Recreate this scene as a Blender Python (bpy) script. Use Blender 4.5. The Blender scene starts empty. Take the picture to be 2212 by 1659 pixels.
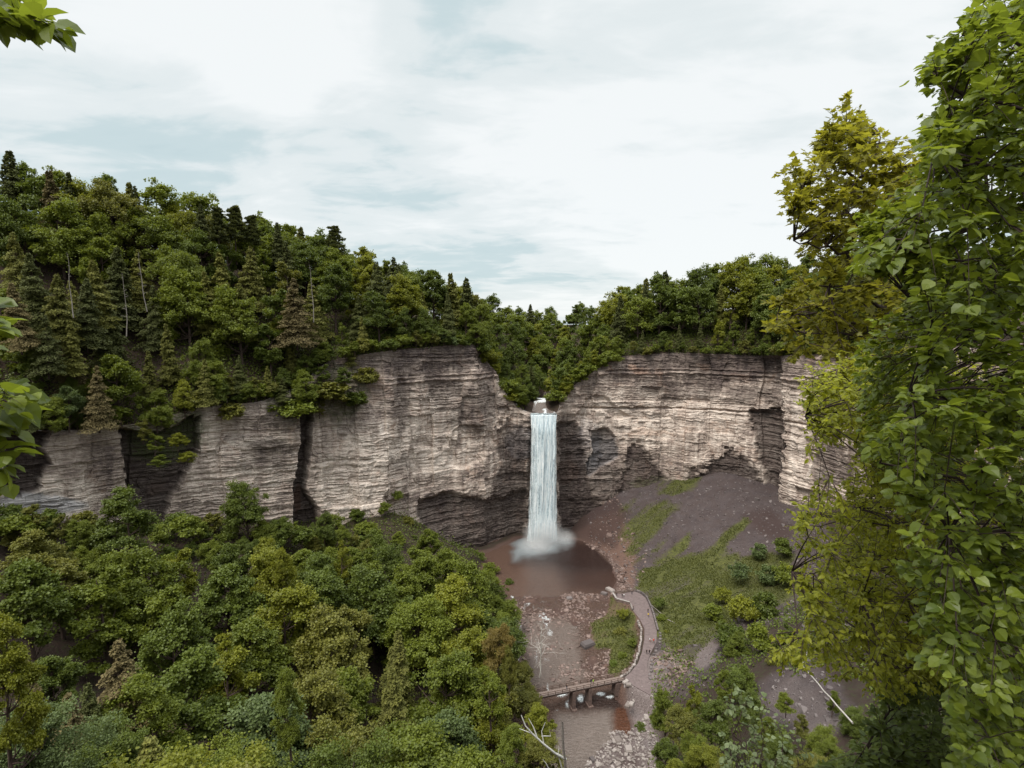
import bpy, math, random
import numpy as np
from mathutils import Vector

# ------------------------------------------------------------------ camera, sky, sun, exposure
C = bpy.context.scene.collection
SC = bpy.context.scene
W0, H0, FPX, CAMZ = 2212.0, 1659.0, 1200.0, 114.0
TILT = math.radians(6.1)
ct, st = math.cos(TILT), math.sin(TILT)

cam_d = bpy.data.cameras.new('camera'); cam = bpy.data.objects.new('camera', cam_d); C.objects.link(cam)
cam.location = (0, 0, CAMZ); cam.rotation_euler = (math.pi/2 - TILT, 0, 0)
cam_d.sensor_width = 36.0; cam_d.lens = 36.0*FPX/W0; cam_d.clip_start = 0.1; cam_d.clip_end = 20000
SC.camera = cam

SUN_EL, SUN_AZ = 58.0, -140.0          # elevation; azimuth measured from +Y (view direction), negative = left
sun_d = bpy.data.lights.new('sun', 'SUN'); sun_d.energy = 1.5; sun_d.angle = math.radians(26); sun_d.color = (1.0, .95, .86)
sun = bpy.data.objects.new('sun', sun_d); C.objects.link(sun)
_a, _e = math.radians(SUN_AZ), math.radians(SUN_EL)
sdir = Vector((math.sin(_a)*math.cos(_e), math.cos(_a)*math.cos(_e), math.sin(_e)))
sun.rotation_euler = sdir.to_track_quat('Z', 'Y').to_euler(); sun.location = (0, 0, 400)

world = bpy.data.worlds.new('World'); SC.world = world; world.use_nodes = True
def build_world():
    nt = world.node_tree; N, L = nt.nodes, nt.links; N.clear()
    def nd(t, **k):
        n = N.new(t)
        for a, b in k.items(): setattr(n, a, b)
        return n
    def mth(op, a, b=None, c=None):
        n = nd('ShaderNodeMath', operation=op)
        for i, v in enumerate((a, b, c)):
            if v is None: continue
            if isinstance(v, (int, float)): n.inputs[i].default_value = v
            else: L.new(v, n.inputs[i])
        return n.outputs[0]
    sky = nd('ShaderNodeTexSky', sky_type='NISHITA', sun_disc=False)
    sky.sun_elevation = _e; sky.sun_rotation = _a
    tc = nd('ShaderNodeTexCoord'); sep = nd('ShaderNodeSeparateXYZ'); L.new(tc.outputs['Generated'], sep.inputs[0])
    X, Y, Z = sep.outputs
    zc = mth('MAXIMUM', mth('ADD', Z, 0.16), 0.05)
    comb = nd('ShaderNodeCombineXYZ')
    L.new(mth('DIVIDE', X, zc), comb.inputs[0]); L.new(mth('DIVIDE', Y, zc), comb.inputs[1]); comb.inputs[2].default_value = 3.7
    def noise(scale, detail, rough, dist=0.0, vec=None, sc=(1, 1, 1), loc=(0, 0, 0)):
        mp = nd('ShaderNodeMapping'); mp.inputs['Scale'].default_value = sc; mp.inputs['Location'].default_value = loc
        L.new(vec or comb.outputs[0], mp.inputs[0])
        n = nd('ShaderNodeTexNoise'); n.inputs['Scale'].default_value = scale; n.inputs['Detail'].default_value = detail
        n.inputs['Roughness'].default_value = rough; n.inputs['Distortion'].default_value = dist
        L.new(mp.outputs[0], n.inputs['Vector']); return n.outputs['Fac']
    n1 = noise(0.62, 5, .52, .5, sc=(.8, 1.25, 1), loc=(.9, .3, 0)); n2 = noise(1.5, 5, .55, .6, sc=(.9, 1.25, 1), loc=(4.2, 1.1, 0))
    n3 = noise(3.6, 6, .6, .6, sc=(.75, 1.3, 1), loc=(2.2, 5.1, 0))
    base = mth('ADD', mth('ADD', mth('MULTIPLY', n1, .56), mth('MULTIPLY', n2, .34)), mth('MULTIPLY', mth('SUBTRACT', n3, .12), .20))
    # grey patch low on the left, bright cloud high on the right
    def blob(v, wid):
        v = Vector(v).normalized(); d = nd('ShaderNodeVectorMath', operation='DOT_PRODUCT'); L.new(tc.outputs['Generated'], d.inputs[0]); d.inputs[1].default_value = v
        m = nd('ShaderNodeMapRange', interpolation_type='SMOOTHSTEP'); m.inputs['From Min'].default_value = math.cos(math.radians(wid)); m.inputs['From Max'].default_value = 1
        L.new(d.outputs['Value'], m.inputs['Value']); return m.outputs['Result']
    base = mth('SUBTRACT', base, mth('MULTIPLY', blob((-.80, 1, .27), 17), .15))
    base = mth('SUBTRACT', base, mth('MULTIPLY', blob((-.50, 1, .22), 15), .07))
    base = mth('SUBTRACT', base, mth('MULTIPLY', blob((.12, 1, .06), 13), .05))
    base = mth('ADD', base, mth('MULTIPLY', blob((.35, 1, .40), 30), .10))
    base = mth('ADD', base, mth('MULTIPLY', blob((-.70, 1, .55), 26), .16))
    ramp = nd('ShaderNodeValToRGB'); cr = ramp.color_ramp; cr.interpolation = 'EASE'
    cr.elements[0].position = .31; cr.elements[0].color = (.218, .285, .304, 1)
    cr.elements[1].position = .615; cr.elements[1].color = (.438, .452, .452, 1)
    e = cr.elements.new(.445); e.color = (.285, .340, .351, 1)
    e = cr.elements.new(.52); e.color = (.376, .403, .406, 1)
    L.new(base, ramp.inputs[0])
    # brighter overhead, as an overcast sky is
    zen = nd('ShaderNodeMapRange', interpolation_type='SMOOTHSTEP'); zen.inputs['From Min'].default_value = .5; zen.inputs['From Max'].default_value = .95
    zen.inputs['To Min'].default_value = 1.0; zen.inputs['To Max'].default_value = 3.7; L.new(Z, zen.inputs['Value'])
    cloud = nd('ShaderNodeVectorMath', operation='SCALE'); L.new(ramp.outputs[0], cloud.inputs[0]); L.new(zen.outputs['Result'], cloud.inputs['Scale'])
    skys = nd('ShaderNodeVectorMath', operation='SCALE'); L.new(sky.outputs[0], skys.inputs[0]); skys.inputs['Scale'].default_value = .06
    mix = nd('ShaderNodeMix', data_type='RGBA'); mix.inputs[0].default_value = .93
    L.new(skys.outputs[0], mix.inputs[6]); L.new(cloud.outputs[0], mix.inputs[7])
    bg = nd('ShaderNodeBackground'); bg.inputs['Strength'].default_value = 1.0; L.new(mix.outputs[2], bg.inputs[0])
    out = nd('ShaderNodeOutputWorld'); L.new(bg.outputs[0], out.inputs[0])
build_world()

SC.view_settings.view_transform = 'Standard'; SC.view_settings.look = 'None'
SC.view_settings.exposure = 1.12; SC.view_settings.gamma = 1.0; SC.view_settings.use_curve_mapping = False
SC.render.engine = 'CYCLES'
cy = SC.cycles; cy.max_bounces = 8; cy.diffuse_bounces = 5; cy.glossy_bounces = 2; cy.transmission_bounces = 5; cy.transparent_max_bounces = 12; cy.volume_bounces = 1
cy.volume_step_rate = 2.0

# ------------------------------------------------------------------ helpers: picture <-> place
def ray(px, py):
    x = (np.asarray(px, float) - W0/2)/FPX; y = (H0/2 - np.asarray(py, float))/FPX
    return np.stack(np.broadcast_arrays(x, ct + y*st, -st + y*ct), -1)
CAMP = np.array((0, 0, CAMZ))
def P(px, py, Y): d = ray(px, py); return CAMP + d*(np.asarray(Y, float)/d[..., 1])[..., None]
def PZ(px, py, z): d = ray(px, py); return CAMP + d*((np.asarray(z, float) - CAMZ)/d[..., 2])[..., None]
def proj(p):
    p = np.asarray(p, float); dz = p[..., 2] - CAMZ
    dep = p[..., 1]*ct - dz*st; u = p[..., 1]*st + dz*ct
    dd = np.where(dep > .05, dep, .05)
    return W0/2 + FPX*p[..., 0]/dd, H0/2 - FPX*u/dd, dep

# ------------------------------------------------------------------ helpers: noise
def _hash(ix, iy, iz, seed):
    h = (ix*374761393 + iy*668265263 + iz*2147483647 + seed*974634541) & 0xFFFFFFFF
    h = ((h ^ (h >> 13))*1274126177) & 0xFFFFFFFF
    h = ((h ^ (h >> 16))*2246822519) & 0xFFFFFFFF
    return ((h ^ (h >> 15)) & 0xFFFFFF)/float(0xFFFFFF)
def vnoise(p, seed=0):
    p = np.asarray(p, float); i = np.floor(p).astype(np.int64); f = p - i; f = f*f*(3 - 2*f)
    r = 0
    for dx in (0, 1):
        wx = f[..., 0] if dx else 1 - f[..., 0]
        for dy in (0, 1):
            wy = f[..., 1] if dy else 1 - f[..., 1]
            for dz in (0, 1):
                wz = f[..., 2] if dz else 1 - f[..., 2]
                r = r + wx*wy*wz*_hash(i[..., 0]+dx, i[..., 1]+dy, i[..., 2]+dz, seed)
    return r*2 - 1
def fbm(p, octs=4, seed=0, gain=.5):
    p = np.asarray(p, float); a, s, t = 1.0, 0, 0
    for k in range(octs):
        s = s + a*vnoise(p*(2.03**k) + 13.7*k, seed + k); t += a; a *= gain
    return s/t
def cell(p, seed=0):
    i = np.floor(np.asarray(p, float)).astype(np.int64)
    return _hash(i[..., 0], i[..., 1], i[..., 2], seed)*2 - 1
def p3(*a): return np.stack(np.broadcast_arrays(*[np.asarray(v, float) for v in a]), -1)
def smooth(a, b, x): t = np.clip((x - a)/(b - a), 0, 1); return t*t*(3 - 2*t)

def poly_sd(px, py, poly):
    """signed distance to a polygon, positive inside"""
    px = np.asarray(px, float); py = np.asarray(py, float); n = len(poly)
    d = np.full(px.shape, 1e18); ins = np.zeros(px.shape, bool)
    for k in range(n):
        ax, ay = poly[k]; bx, by = poly[(k+1) % n]; ex, ey = bx-ax, by-ay
        t = np.clip(((px-ax)*ex + (py-ay)*ey)/(ex*ex + ey*ey + 1e-12), 0, 1)
        d = np.minimum(d, (px-ax-t*ex)**2 + (py-ay-t*ey)**2)
        if ay != by:
            c = ((ay > py) != (by > py)) & (px < (bx-ax)*(py-ay)/(by-ay) + ax); ins ^= c
    return np.where(ins, 1, -1)*np.sqrt(d)

class RBF:
    def __init__(s, pts, c=12.0):
        pts = np.array(pts, float); s.xy = pts[:, :2]; s.c = c; n = len(pts)
        A = np.zeros((n+3, n+3)); A[:n, :n] = s.k(s.xy); A[:n, n] = 1; A[:n, n+1:] = s.xy/100; A[n:, :n] = A[:n, n:].T
        A[:n, :n] += np.eye(n)*.4
        s.w = np.linalg.solve(A, np.concatenate([pts[:, 2], [0, 0, 0]]))
    def k(s, q): return -np.sqrt(((q[:, None] - s.xy[None])**2).sum(-1) + s.c**2)
    def __call__(s, x, y):
        x, y = np.broadcast_arrays(np.asarray(x, float), np.asarray(y, float)); q = np.stack([x.ravel(), y.ravel()], -1); out = np.empty(len(q)); n = len(s.xy)
        for a in range(0, len(q), 20000):
            b = q[a:a+20000]; out[a:a+20000] = s.k(b) @ s.w[:n] + s.w[n] + (b/100) @ s.w[n+1:]
        return out.reshape(x.shape)

# ------------------------------------------------------------------ helpers: meshes and objects
def mesh_np(name, V, F, mats=(), attrs=None, smooth_shade=False, midx=None):
    """V (n,3); F list of arrays (m,k) or one array"""
    me = bpy.data.meshes.new(name); V = np.asarray(V, np.float32).reshape(-1, 3)
    Fs = F if isinstance(F, list) else [F]; Fs = [np.asarray(f, np.int32) for f in Fs if len(f)]
    me.vertices.add(len(V)); me.vertices.foreach_set('co', V.ravel())
    li = np.concatenate([f.ravel() for f in Fs]); cnt = np.concatenate([np.full(len(f), f.shape[1], np.int32) for f in Fs])
    me.loops.add(len(li)); me.loops.foreach_set('vertex_index', li)
    ls = np.concatenate([[0], np.cumsum(cnt)[:-1]]).astype(np.int32)
    me.polygons.add(len(cnt)); me.polygons.foreach_set('loop_start', ls)
    for m in mats: me.materials.append(m)
    if midx is not None: me.polygons.foreach_set('material_index', np.asarray(midx, np.int32))
    me.polygons.foreach_set('use_smooth', np.full(len(cnt), smooth_shade))
    for k, v in (attrs or {}).items():
        v = np.asarray(v, np.float32); a = me.attributes.new(k, 'FLOAT', 'POINT'); a.data.foreach_set('value', v.ravel())
    me.update(calc_edges=True); return me
def grid_faces(nu, nv):
    a = np.arange(nu-1)[:, None]*nv + np.arange(nv-1)[None]; a = a.ravel()
    return np.stack([a, a+nv, a+nv+1, a+1], -1)
def obj(name, data, parent=None, loc=None):
    o = bpy.data.objects.new(name, data); C.objects.link(o)
    if parent is not None: o.parent = parent
    if loc is not None: o.location = loc
    return o
def tag(o, label=None, cat=None, group=None, kind=None):
    if label: o['label'] = label
    if cat: o['category'] = cat
    if group: o['group'] = group
    if kind: o['kind'] = kind
    return o
def thing(name, loc, label, cat, group=None):
    return tag(obj(name, None, None, loc), label, cat, group)

class MB:
    """collects vertices and faces of one mesh"""
    def __init__(s): s.V, s.F, s.n, s.A = [], {}, 0, []
    def add(s, V, F, tint=0.0):
        V = np.asarray(V, float).reshape(-1, 3)
        for f in (F if isinstance(F, list) else [F]):
            f = np.asarray(f)
            if len(f): s.F.setdefault(f.shape[1], []).append(f + s.n)
        s.V.append(V); s.n += len(V); s.A.append(np.broadcast_to(np.asarray(tint, float), (len(V),)))
    def box(s, c, size, rz=0.0, tint=0.0, taper=1.0):
        x, y, z = np.array(size)/2.0
        v = np.array([(-x, -y, -z), (x, -y, -z), (x, y, -z), (-x, y, -z), (-x*taper, -y*taper, z), (x*taper, -y*taper, z), (x*taper, y*taper, z), (-x*taper, y*taper, z)])
        R = np.array([[math.cos(rz), -math.sin(rz), 0], [math.sin(rz), math.cos(rz), 0], [0, 0, 1]])
        s.add(v @ R.T + np.array(c), np.array([(0, 3, 2, 1), (4, 5, 6, 7), (0, 1, 5, 4), (1, 2, 6, 5), (2, 3, 7, 6), (3, 0, 4, 7)]), tint)
    def bar(s, a, b, w, h):
        a, b = np.array(a, float), np.array(b, float); d = b - a; L = np.linalg.norm(d); d /= L
        up = np.array((0, 0, 1.0)) if abs(d[2]) < .95 else np.array((0, 1.0, 0)); sx = np.cross(d, up); sx /= np.linalg.norm(sx); sz = np.cross(sx, d)
        v = [p + sx*i*w/2 + sz*j*h/2 for p in (a, b) for i, j in ((-1, -1), (1, -1), (1, 1), (-1, 1))]
        s.add(v, np.array([(0, 1, 2, 3), (7, 6, 5, 4), (0, 4, 5, 1), (1, 5, 6, 2), (2, 6, 7, 3), (3, 7, 4, 0)]))
    def tube(s, pts, rad, sides=6):
        pts = np.asarray(pts, float); n = len(pts); rad = np.broadcast_to(np.asarray(rad, float), (n,))
        d = np.gradient(pts, axis=0); d /= np.linalg.norm(d, axis=1, keepdims=True) + 1e-9
        ref = np.array((0, 0, 1.0)) if abs(d[:, 2]).mean() < .8 else np.array((1.0, 0, 0))
        a = np.cross(d, ref); a /= np.linalg.norm(a, axis=1, keepdims=True) + 1e-9; b = np.cross(d, a)
        th = np.arange(sides)*2*math.pi/sides
        v = pts[:, None] + rad[:, None, None]*(np.cos(th)[None, :, None]*a[:, None] + np.sin(th)[None, :, None]*b[:, None])
        q = [(i*sides+j, i*sides+(j+1) % sides, (i+1)*sides+(j+1) % sides, (i+1)*sides+j) for i in range(n-1) for j in range(sides)]
        s.add(v.reshape(-1, 3), np.array(q))
    def mesh(s, name, mats, smooth_shade=False):
        return mesh_np(name, np.concatenate(s.V), [np.concatenate(f) for f in s.F.values()], mats, {'tint': np.concatenate(s.A)}, smooth_shade)

def unit(v): v = np.asarray(v, float); return v/(np.linalg.norm(v, axis=-1, keepdims=True) + 1e-9)
# leaf outlines: x across, y along, z lift
KITE = (np.array([(0, 0, 0), (.42, .5, .06), (0, 1, -.06), (-.42, .5, .06)]), np.array([(0, 1, 2, 3)]))
OVATE = (np.array([(0, 0, 0), (.34, .06, .05), (.52, .34, .10), (.38, .70, .06), (0, 1.05, -.10), (-.38, .70, .06), (-.52, .34, .10), (-.34, .06, .05), (0, .40, 0)]),
         np.array([(0, 1, 2, 8), (8, 2, 3, 4), (8, 4, 5, 6), (0, 8, 6, 7)]))
SERRATE = (np.array([(0, 0, 0), (.22, .12, .04), (.33, .40, .07), (.22, .72, .04), (0, 1.1, -.08), (-.22, .72, .04), (-.33, .40, .07), (-.22, .12, .04), (0, .45, 0)]), OVATE[1])
_lob = [(0, 0), (.10, .08), (.42, -.02), (.30, .22), (.62, .48), (.28, .52), (.22, .70), (0, 1.05), (-.22, .70), (-.28, .52), (-.62, .48), (-.30, .22), (-.42, -.02), (-.10, .08)]
MAPLE = (np.array([(x, y, .05*abs(x)) for x, y in _lob] + [(0, .35, 0)]), np.array([(i, (i+1) % 14, 14) for i in range(14)]))
def leaves(mb, pos, along, normal, size, tpl, tint):
    T, F = tpl; n = len(pos)
    if n == 0: return
    y = unit(along); z = normal - (normal*y).sum(-1, keepdims=True)*y; z = unit(z); x = np.cross(y, z)
    size = np.broadcast_to(np.asarray(size, float), (n,))[:, None, None]
    V = pos[:, None] + size*(T[None, :, 0, None]*x[:, None] + T[None, :, 1, None]*y[:, None] + T[None, :, 2, None]*z[:, None])
    k = len(T); FF = (F[None] + (np.arange(n)*k)[:, None, None]).reshape(-1, F.shape[1])
    mb.add(V.reshape(-1, 3), FF, np.repeat(np.broadcast_to(tint, (n,)), k))

# ------------------------------------------------------------------ materials
class NT:
    def __init__(s, name):
        s.m = bpy.data.materials.new(name); s.m.use_nodes = True; s.nt = s.m.node_tree; s.N, s.L = s.nt.nodes, s.nt.links; s.N.clear()
        s.out = s.N.new('ShaderNodeOutputMaterial'); s.pos = s.N.new('ShaderNodeNewGeometry').outputs['Position']
    def sv(s, sock, v):
        if hasattr(v, 'links'): s.L.new(v, sock)
        elif isinstance(v, (tuple, list)): sock.default_value = (*v, 1.0) if len(sock.default_value) == 4 and len(v) == 3 else v
        else: sock.default_value = v
    def math(s, op, a, b=0.0, clamp=False):
        n = s.N.new('ShaderNodeMath'); n.operation = op; n.use_clamp = clamp; s.sv(n.inputs[0], a); s.sv(n.inputs[1], b); return n.outputs[0]
    def noise(s, scale=(1, 1, 1), detail=4, rough=.55, dist=0.0, vec=None, loc=(0, 0, 0)):
        mp = s.N.new('ShaderNodeMapping'); mp.inputs['Scale'].default_value = scale; mp.inputs['Location'].default_value = loc; s.L.new(vec or s.pos, mp.inputs[0])
        n = s.N.new('ShaderNodeTexNoise'); n.inputs['Scale'].default_value = 1; n.inputs['Detail'].default_value = detail
        n.inputs['Roughness'].default_value = rough; n.inputs['Distortion'].default_value = dist; s.L.new(mp.outputs[0], n.inputs['Vector']); return n.outputs['Fac']
    def ramp(s, f, *stops):
        n = s.N.new('ShaderNodeValToRGB'); cr = n.color_ramp
        while len(cr.elements) < len(stops): cr.elements.new(.5)
        for e, (p, c) in zip(cr.elements, stops): e.position = p; e.color = (c, c, c, 1) if isinstance(c, (int, float)) else (*c, 1)
        s.L.new(f, n.inputs[0]); return n.outputs[0]
    def mix(s, f, a, b):
        n = s.N.new('ShaderNodeMix'); n.data_type = 'RGBA'; s.sv(n.inputs[0], f); s.sv(n.inputs[6], a); s.sv(n.inputs[7], b); return n.outputs[2]
    def attr(s, name): n = s.N.new('ShaderNodeAttribute'); n.attribute_name = name; return n.outputs['Fac']
    def rnd(s): return s.N.new('ShaderNodeObjectInfo').outputs['Random']
    def bump(s, h, strength=.5, dist=.1):
        n = s.N.new('ShaderNodeBump'); n.inputs['Strength'].default_value = strength; n.inputs['Distance'].default_value = dist; s.L.new(h, n.inputs['Height']); return n.outputs[0]
    def pbr(s, col, rough=.8, spec=.3, normal=None, **k):
        n = s.N.new('ShaderNodeBsdfPrincipled'); s.sv(n.inputs['Base Color'], col); s.sv(n.inputs['Roughness'], rough); s.sv(n.inputs['Specular IOR Level'], spec)
        if normal is not None: s.L.new(normal, n.inputs['Normal'])
        for a, b in k.items(): s.sv(n.inputs[a.replace('_', ' ')], b)
        return n.outputs[0]
    def shmix(s, f, a, b):
        n = s.N.new('ShaderNodeMixShader'); s.sv(n.inputs[0], f); s.L.new(a, n.inputs[1]); s.L.new(b, n.inputs[2]); return n.outputs[0]
    def done(s, sh): s.L.new(sh, s.out.inputs[0]); return s.m

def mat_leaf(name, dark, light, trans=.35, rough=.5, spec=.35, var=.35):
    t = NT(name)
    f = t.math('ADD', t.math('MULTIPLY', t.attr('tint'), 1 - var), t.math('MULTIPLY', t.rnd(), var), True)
    col = t.mix(f, dark, light)
    a = t.pbr(col, rough, spec); tr = t.N.new('ShaderNodeBsdfTranslucent')
    t.L.new(t.mix(.5, col, tuple(min(1, c*k) for c, k in zip(light, (1.25, 1.2, .7)))), tr.inputs[0])
    return t.done(t.shmix(trans, a, tr.outputs[0]))
def mat_simple(name, col, rough=.8, spec=.3, nscale=3.0, amp=.35, bump=.2):
    t = NT(name); n = t.noise((nscale,)*3, 5, .6)
    c = t.mix(t.ramp(n, (.3, 0.0), (.7, 1.0)), tuple(x*(1-amp) for x in col), tuple(min(1, x*(1+amp)) for x in col))
    return t.done(t.pbr(c, rough, spec, t.bump(n, bump, .05)))

LEAF = {
    'deep':   mat_leaf('leaf_deep_green', (0.054, 0.072, 0.012), (0.134, 0.169, 0.022), .36),
    'mid':    mat_leaf('leaf_mid_green', (0.072, 0.093, 0.011), (0.186, 0.215, 0.023), .38),
    'yellow': mat_leaf('leaf_yellow_green', (0.101, 0.113, 0.010), (0.252, 0.258, 0.024), .40),
    'olive':  mat_leaf('leaf_olive', (0.086, 0.090, 0.016), (0.198, 0.190, 0.032), .34),
    'rust':   mat_leaf('leaf_rust', (0.120, 0.088, 0.022), (0.252, 0.186, 0.044), .30),
    'grey':   mat_leaf('leaf_grey_green', (0.058, 0.084, 0.026), (0.138, 0.175, 0.055), .32),
    'needle': mat_leaf('needle_dark_green', (0.036, 0.043, 0.015), (0.114, 0.122, 0.034), .18, .6, .2),
    'needle_light': mat_leaf('needle_yellow_green', (0.058, 0.063, 0.017), (0.210, 0.203, 0.044), .2, .6, .2),
    'needle_brown': mat_leaf('needle_brown', (0.079, 0.061, 0.030), (0.192, 0.153, 0.066), .16, .7, .15),
}
BARK = mat_simple('bark_brown', (.075, .052, .042), .9, .2, 6, .4, .4)
BARK_DARK = mat_simple('bark_dark', (.045, .030, .025), .9, .2, 8, .4, .4)
BARK_GREY = mat_simple('bark_weathered_grey', (.20, .175, .155), .85, .2, 5, .35, .3)
BARK_PALE = mat_simple('bark_pale', (.33, .30, .27), .85, .2, 5, .3, .3)
BARK_WHITE = mat_simple('bark_bleached', (.55, .53, .49), .8, .2, 5, .25, .3)

def mat_cliff():
    t = NT('layered_shale')
    wob = t.noise((.03, .03, .03), 3, .5)
    sep = t.N.new('ShaderNodeSeparateXYZ'); t.L.new(t.pos, sep.inputs[0])
    cb = t.N.new('ShaderNodeCombineXYZ'); t.L.new(sep.outputs[0], cb.inputs[0]); t.L.new(sep.outputs[1], cb.inputs[1])
    t.L.new(t.math('ADD', sep.outputs[2], t.math('MULTIPLY', wob, 1.4)), cb.inputs[2]); v = cb.outputs[0]
    s1 = t.noise((.035, .035, 1.1), 6, .66, .4, v); s2 = t.noise((.22, .22, 2.6), 5, .72, .6, v, (7, 3, 1)); big = t.noise((.055, .055, .07), 5, .6, .8, None, (3, 9, 4))
    vert = t.noise((.34, .34, .022), 5, .65, .4, None, (1, 5, 2)); gran = t.noise((.75, .75, 1.5), 5, .75)
    pl = t.attr('plain'); keep = t.math('SUBTRACT', 1.0, t.math('MULTIPLY', pl, .62)); half = lambda q: t.math('ADD', t.math('MULTIPLY', t.math('SUBTRACT', q, .5), keep), .5)
    s2 = half(s2); vert = t.math('ADD', t.math('MULTIPLY', t.math('SUBTRACT', vert, .5), t.math('ADD', .8, pl)), .5)
    f = t.math('ADD', t.math('MULTIPLY', s1, .24), t.math('MULTIPLY', s2, .36))
    f = t.math('ADD', f, t.math('MULTIPLY', big, .36)); f = t.math('ADD', f, t.math('MULTIPLY', vert, .30)); f = t.math('ADD', f, t.math('MULTIPLY', gran, .30))
    f = t.math('ADD', f, t.math('MULTIPLY', t.math('SUBTRACT', t.attr('pale'), .5), .20))
    col = t.ramp(f, (.60, (.052, .040, .041)), (.69, (.178, .136, .120)), (.775, (.365, .290, .246)), (.89, (.63, .535, .465)))
    rust = t.math('MULTIPLY', t.math('MULTIPLY', t.ramp(t.noise((.10, .10, .09), 4, .6, 1.0, None, (9, 2, 2)), (.56, 0.0), (.70, 1.0)), .45), t.ramp(s2, (.4, .2), (.6, 1.0)))
    col = t.mix(t.math('MAXIMUM', rust, t.attr('rust')), col, t.mix(s2, (.24, .11, .055), (.40, .22, .13)))
    grey = t.attr('grey'); col = t.mix(t.math('MULTIPLY', grey, .75), col, t.mix(s2, (.22, .23, .26), (.46, .47, .50)))
    wet_shade = t.math('MULTIPLY', t.attr('wet_shade'), t.ramp(gran, (.3, 1.0), (.75, .80)), True)
    col = t.mix(wet_shade, col, t.mix(s2, (.012, .008, .008), (.055, .037, .034)))  # dark tone for wet rock and for shade painted into the hollows
    moss = t.attr('moss'); col = t.mix(t.math('MULTIPLY', moss, t.ramp(gran, (.38, 0.0), (.55, .9))), col, (.055, .070, .020))
    h = t.math('ADD', t.math('MULTIPLY', s2, 1.0), t.math('MULTIPLY', gran, .6))
    return t.done(t.pbr(col, .85, .25, t.bump(h, .75, .45)))
CLIFF = mat_cliff()

def mat_forest_floor():
    t = NT('forest_floor'); n = t.noise((.25,)*3, 5, .6); g = t.noise((1.1,)*3, 5, .65)
    col = t.mix(n, (.028, .018, .015), (.060, .042, .032)); col = t.mix(t.ramp(g, (.55, 0.0), (.66, .55)), col, (.040, .050, .018))
    return t.done(t.pbr(col, .95, .1, t.bump(g, .5, .4)))
FOREST = mat_forest_floor()

def mat_ground():
    t = NT('gorge_ground')
    n = t.noise((.25,)*3, 5, .6); g = t.noise((1.1,)*3, 5, .65); fine = t.noise((3.5,)*3, 4, .65)
    forest = t.mix(n, (.024, .015, .013), (.055, .038, .030)); forest = t.mix(t.ramp(g, (.52, 0.0), (.62, .6)), forest, (.040, .052, .018))
    stk = t.noise((.11, .16, .10), 5, .7, .8); scree = t.mix(t.ramp(t.math('ADD', t.math('MULTIPLY', fine, .6), t.math('MULTIPLY', stk, .4)), (.36, 0.0), (.64, 1.0)), (.030, .022, .023), (.102, .082, .081)); scree = t.mix(t.ramp(n, (.35, 0.0), (.65, .6)), scree, (.062, .044, .040))
    grass = t.mix(t.ramp(g, (.35, 0.0), (.65, 1.0)), (.036, .040, .013), (.095, .098, .026)); grass = t.mix(t.ramp(fine, (.55, 0.0), (.75, .5)), grass, (.11, .09, .05))
    gravel = t.mix(t.ramp(fine, (.30, 0.0), (.65, 1.0)), (.07, .051, .048), (.20, .162, .154))
    rust = t.mix(t.ramp(fine, (.3, 0.0), (.7, 1.0)), (.060, .034, .027), (.17, .105, .082))
    col = t.mix(t.attr('scree'), forest, scree); col = t.mix(t.attr('bed'), col, rust); col = t.mix(t.attr('gravel'), col, gravel)
    gm = t.ramp(t.math('ADD', t.attr('grass'), t.math('MULTIPLY', t.math('SUBTRACT', t.math('ADD', t.math('MULTIPLY', g, .5), t.math('MULTIPLY', fine, .5)), .5), 1.5)), (.34, 0.0), (.82, .95)); col = t.mix(gm, col, grass)
    col = t.mix(t.attr('damp_dark'), col, (.045, .028, .025))
    return t.done(t.pbr(col, .92, .15, t.bump(t.math('ADD', g, fine), .6, .35)))
GROUND = mat_ground()

def mat_water():
    t = NT('brown_water')
    rip = t.noise((.55, 1.5, 1), 4, .6, 1.2); rip2 = t.noise((1.6, 2.6, 1), 3, .6, .6)
    col = t.mix(t.attr('deep'), (.082, .049, .037), (.018, .0105, .0095)); col = t.mix(t.attr('amber'), col, (.085, .030, .013)); col = t.mix(t.attr('sky_sheen'), col, (.185, .150, .132))  # last mix paints the sky's reflection into the water colour
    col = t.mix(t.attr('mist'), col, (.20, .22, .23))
    fo = t.ramp(t.math('ADD', t.attr('foam'), t.math('MULTIPLY', t.math('SUBTRACT', t.noise((4.6, 1.7, 1), 6, .80, 1.4), .5), 2.6)), (.70, 0.0), (1.0, .95))
    col = t.mix(fo, col, (.80, .83, .84))
    rough = t.math('ADD', .09, t.math('MULTIPLY', fo, .6))
    h = t.math('ADD', t.math('MULTIPLY', rip, t.attr('chop')), t.math('MULTIPLY', rip2, t.math('MULTIPLY', t.attr('chop'), .5)))
    return t.done(t.pbr(col, rough, .5, t.bump(h, 1.0, .9), IOR=1.33))
WATER = mat_water()

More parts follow.
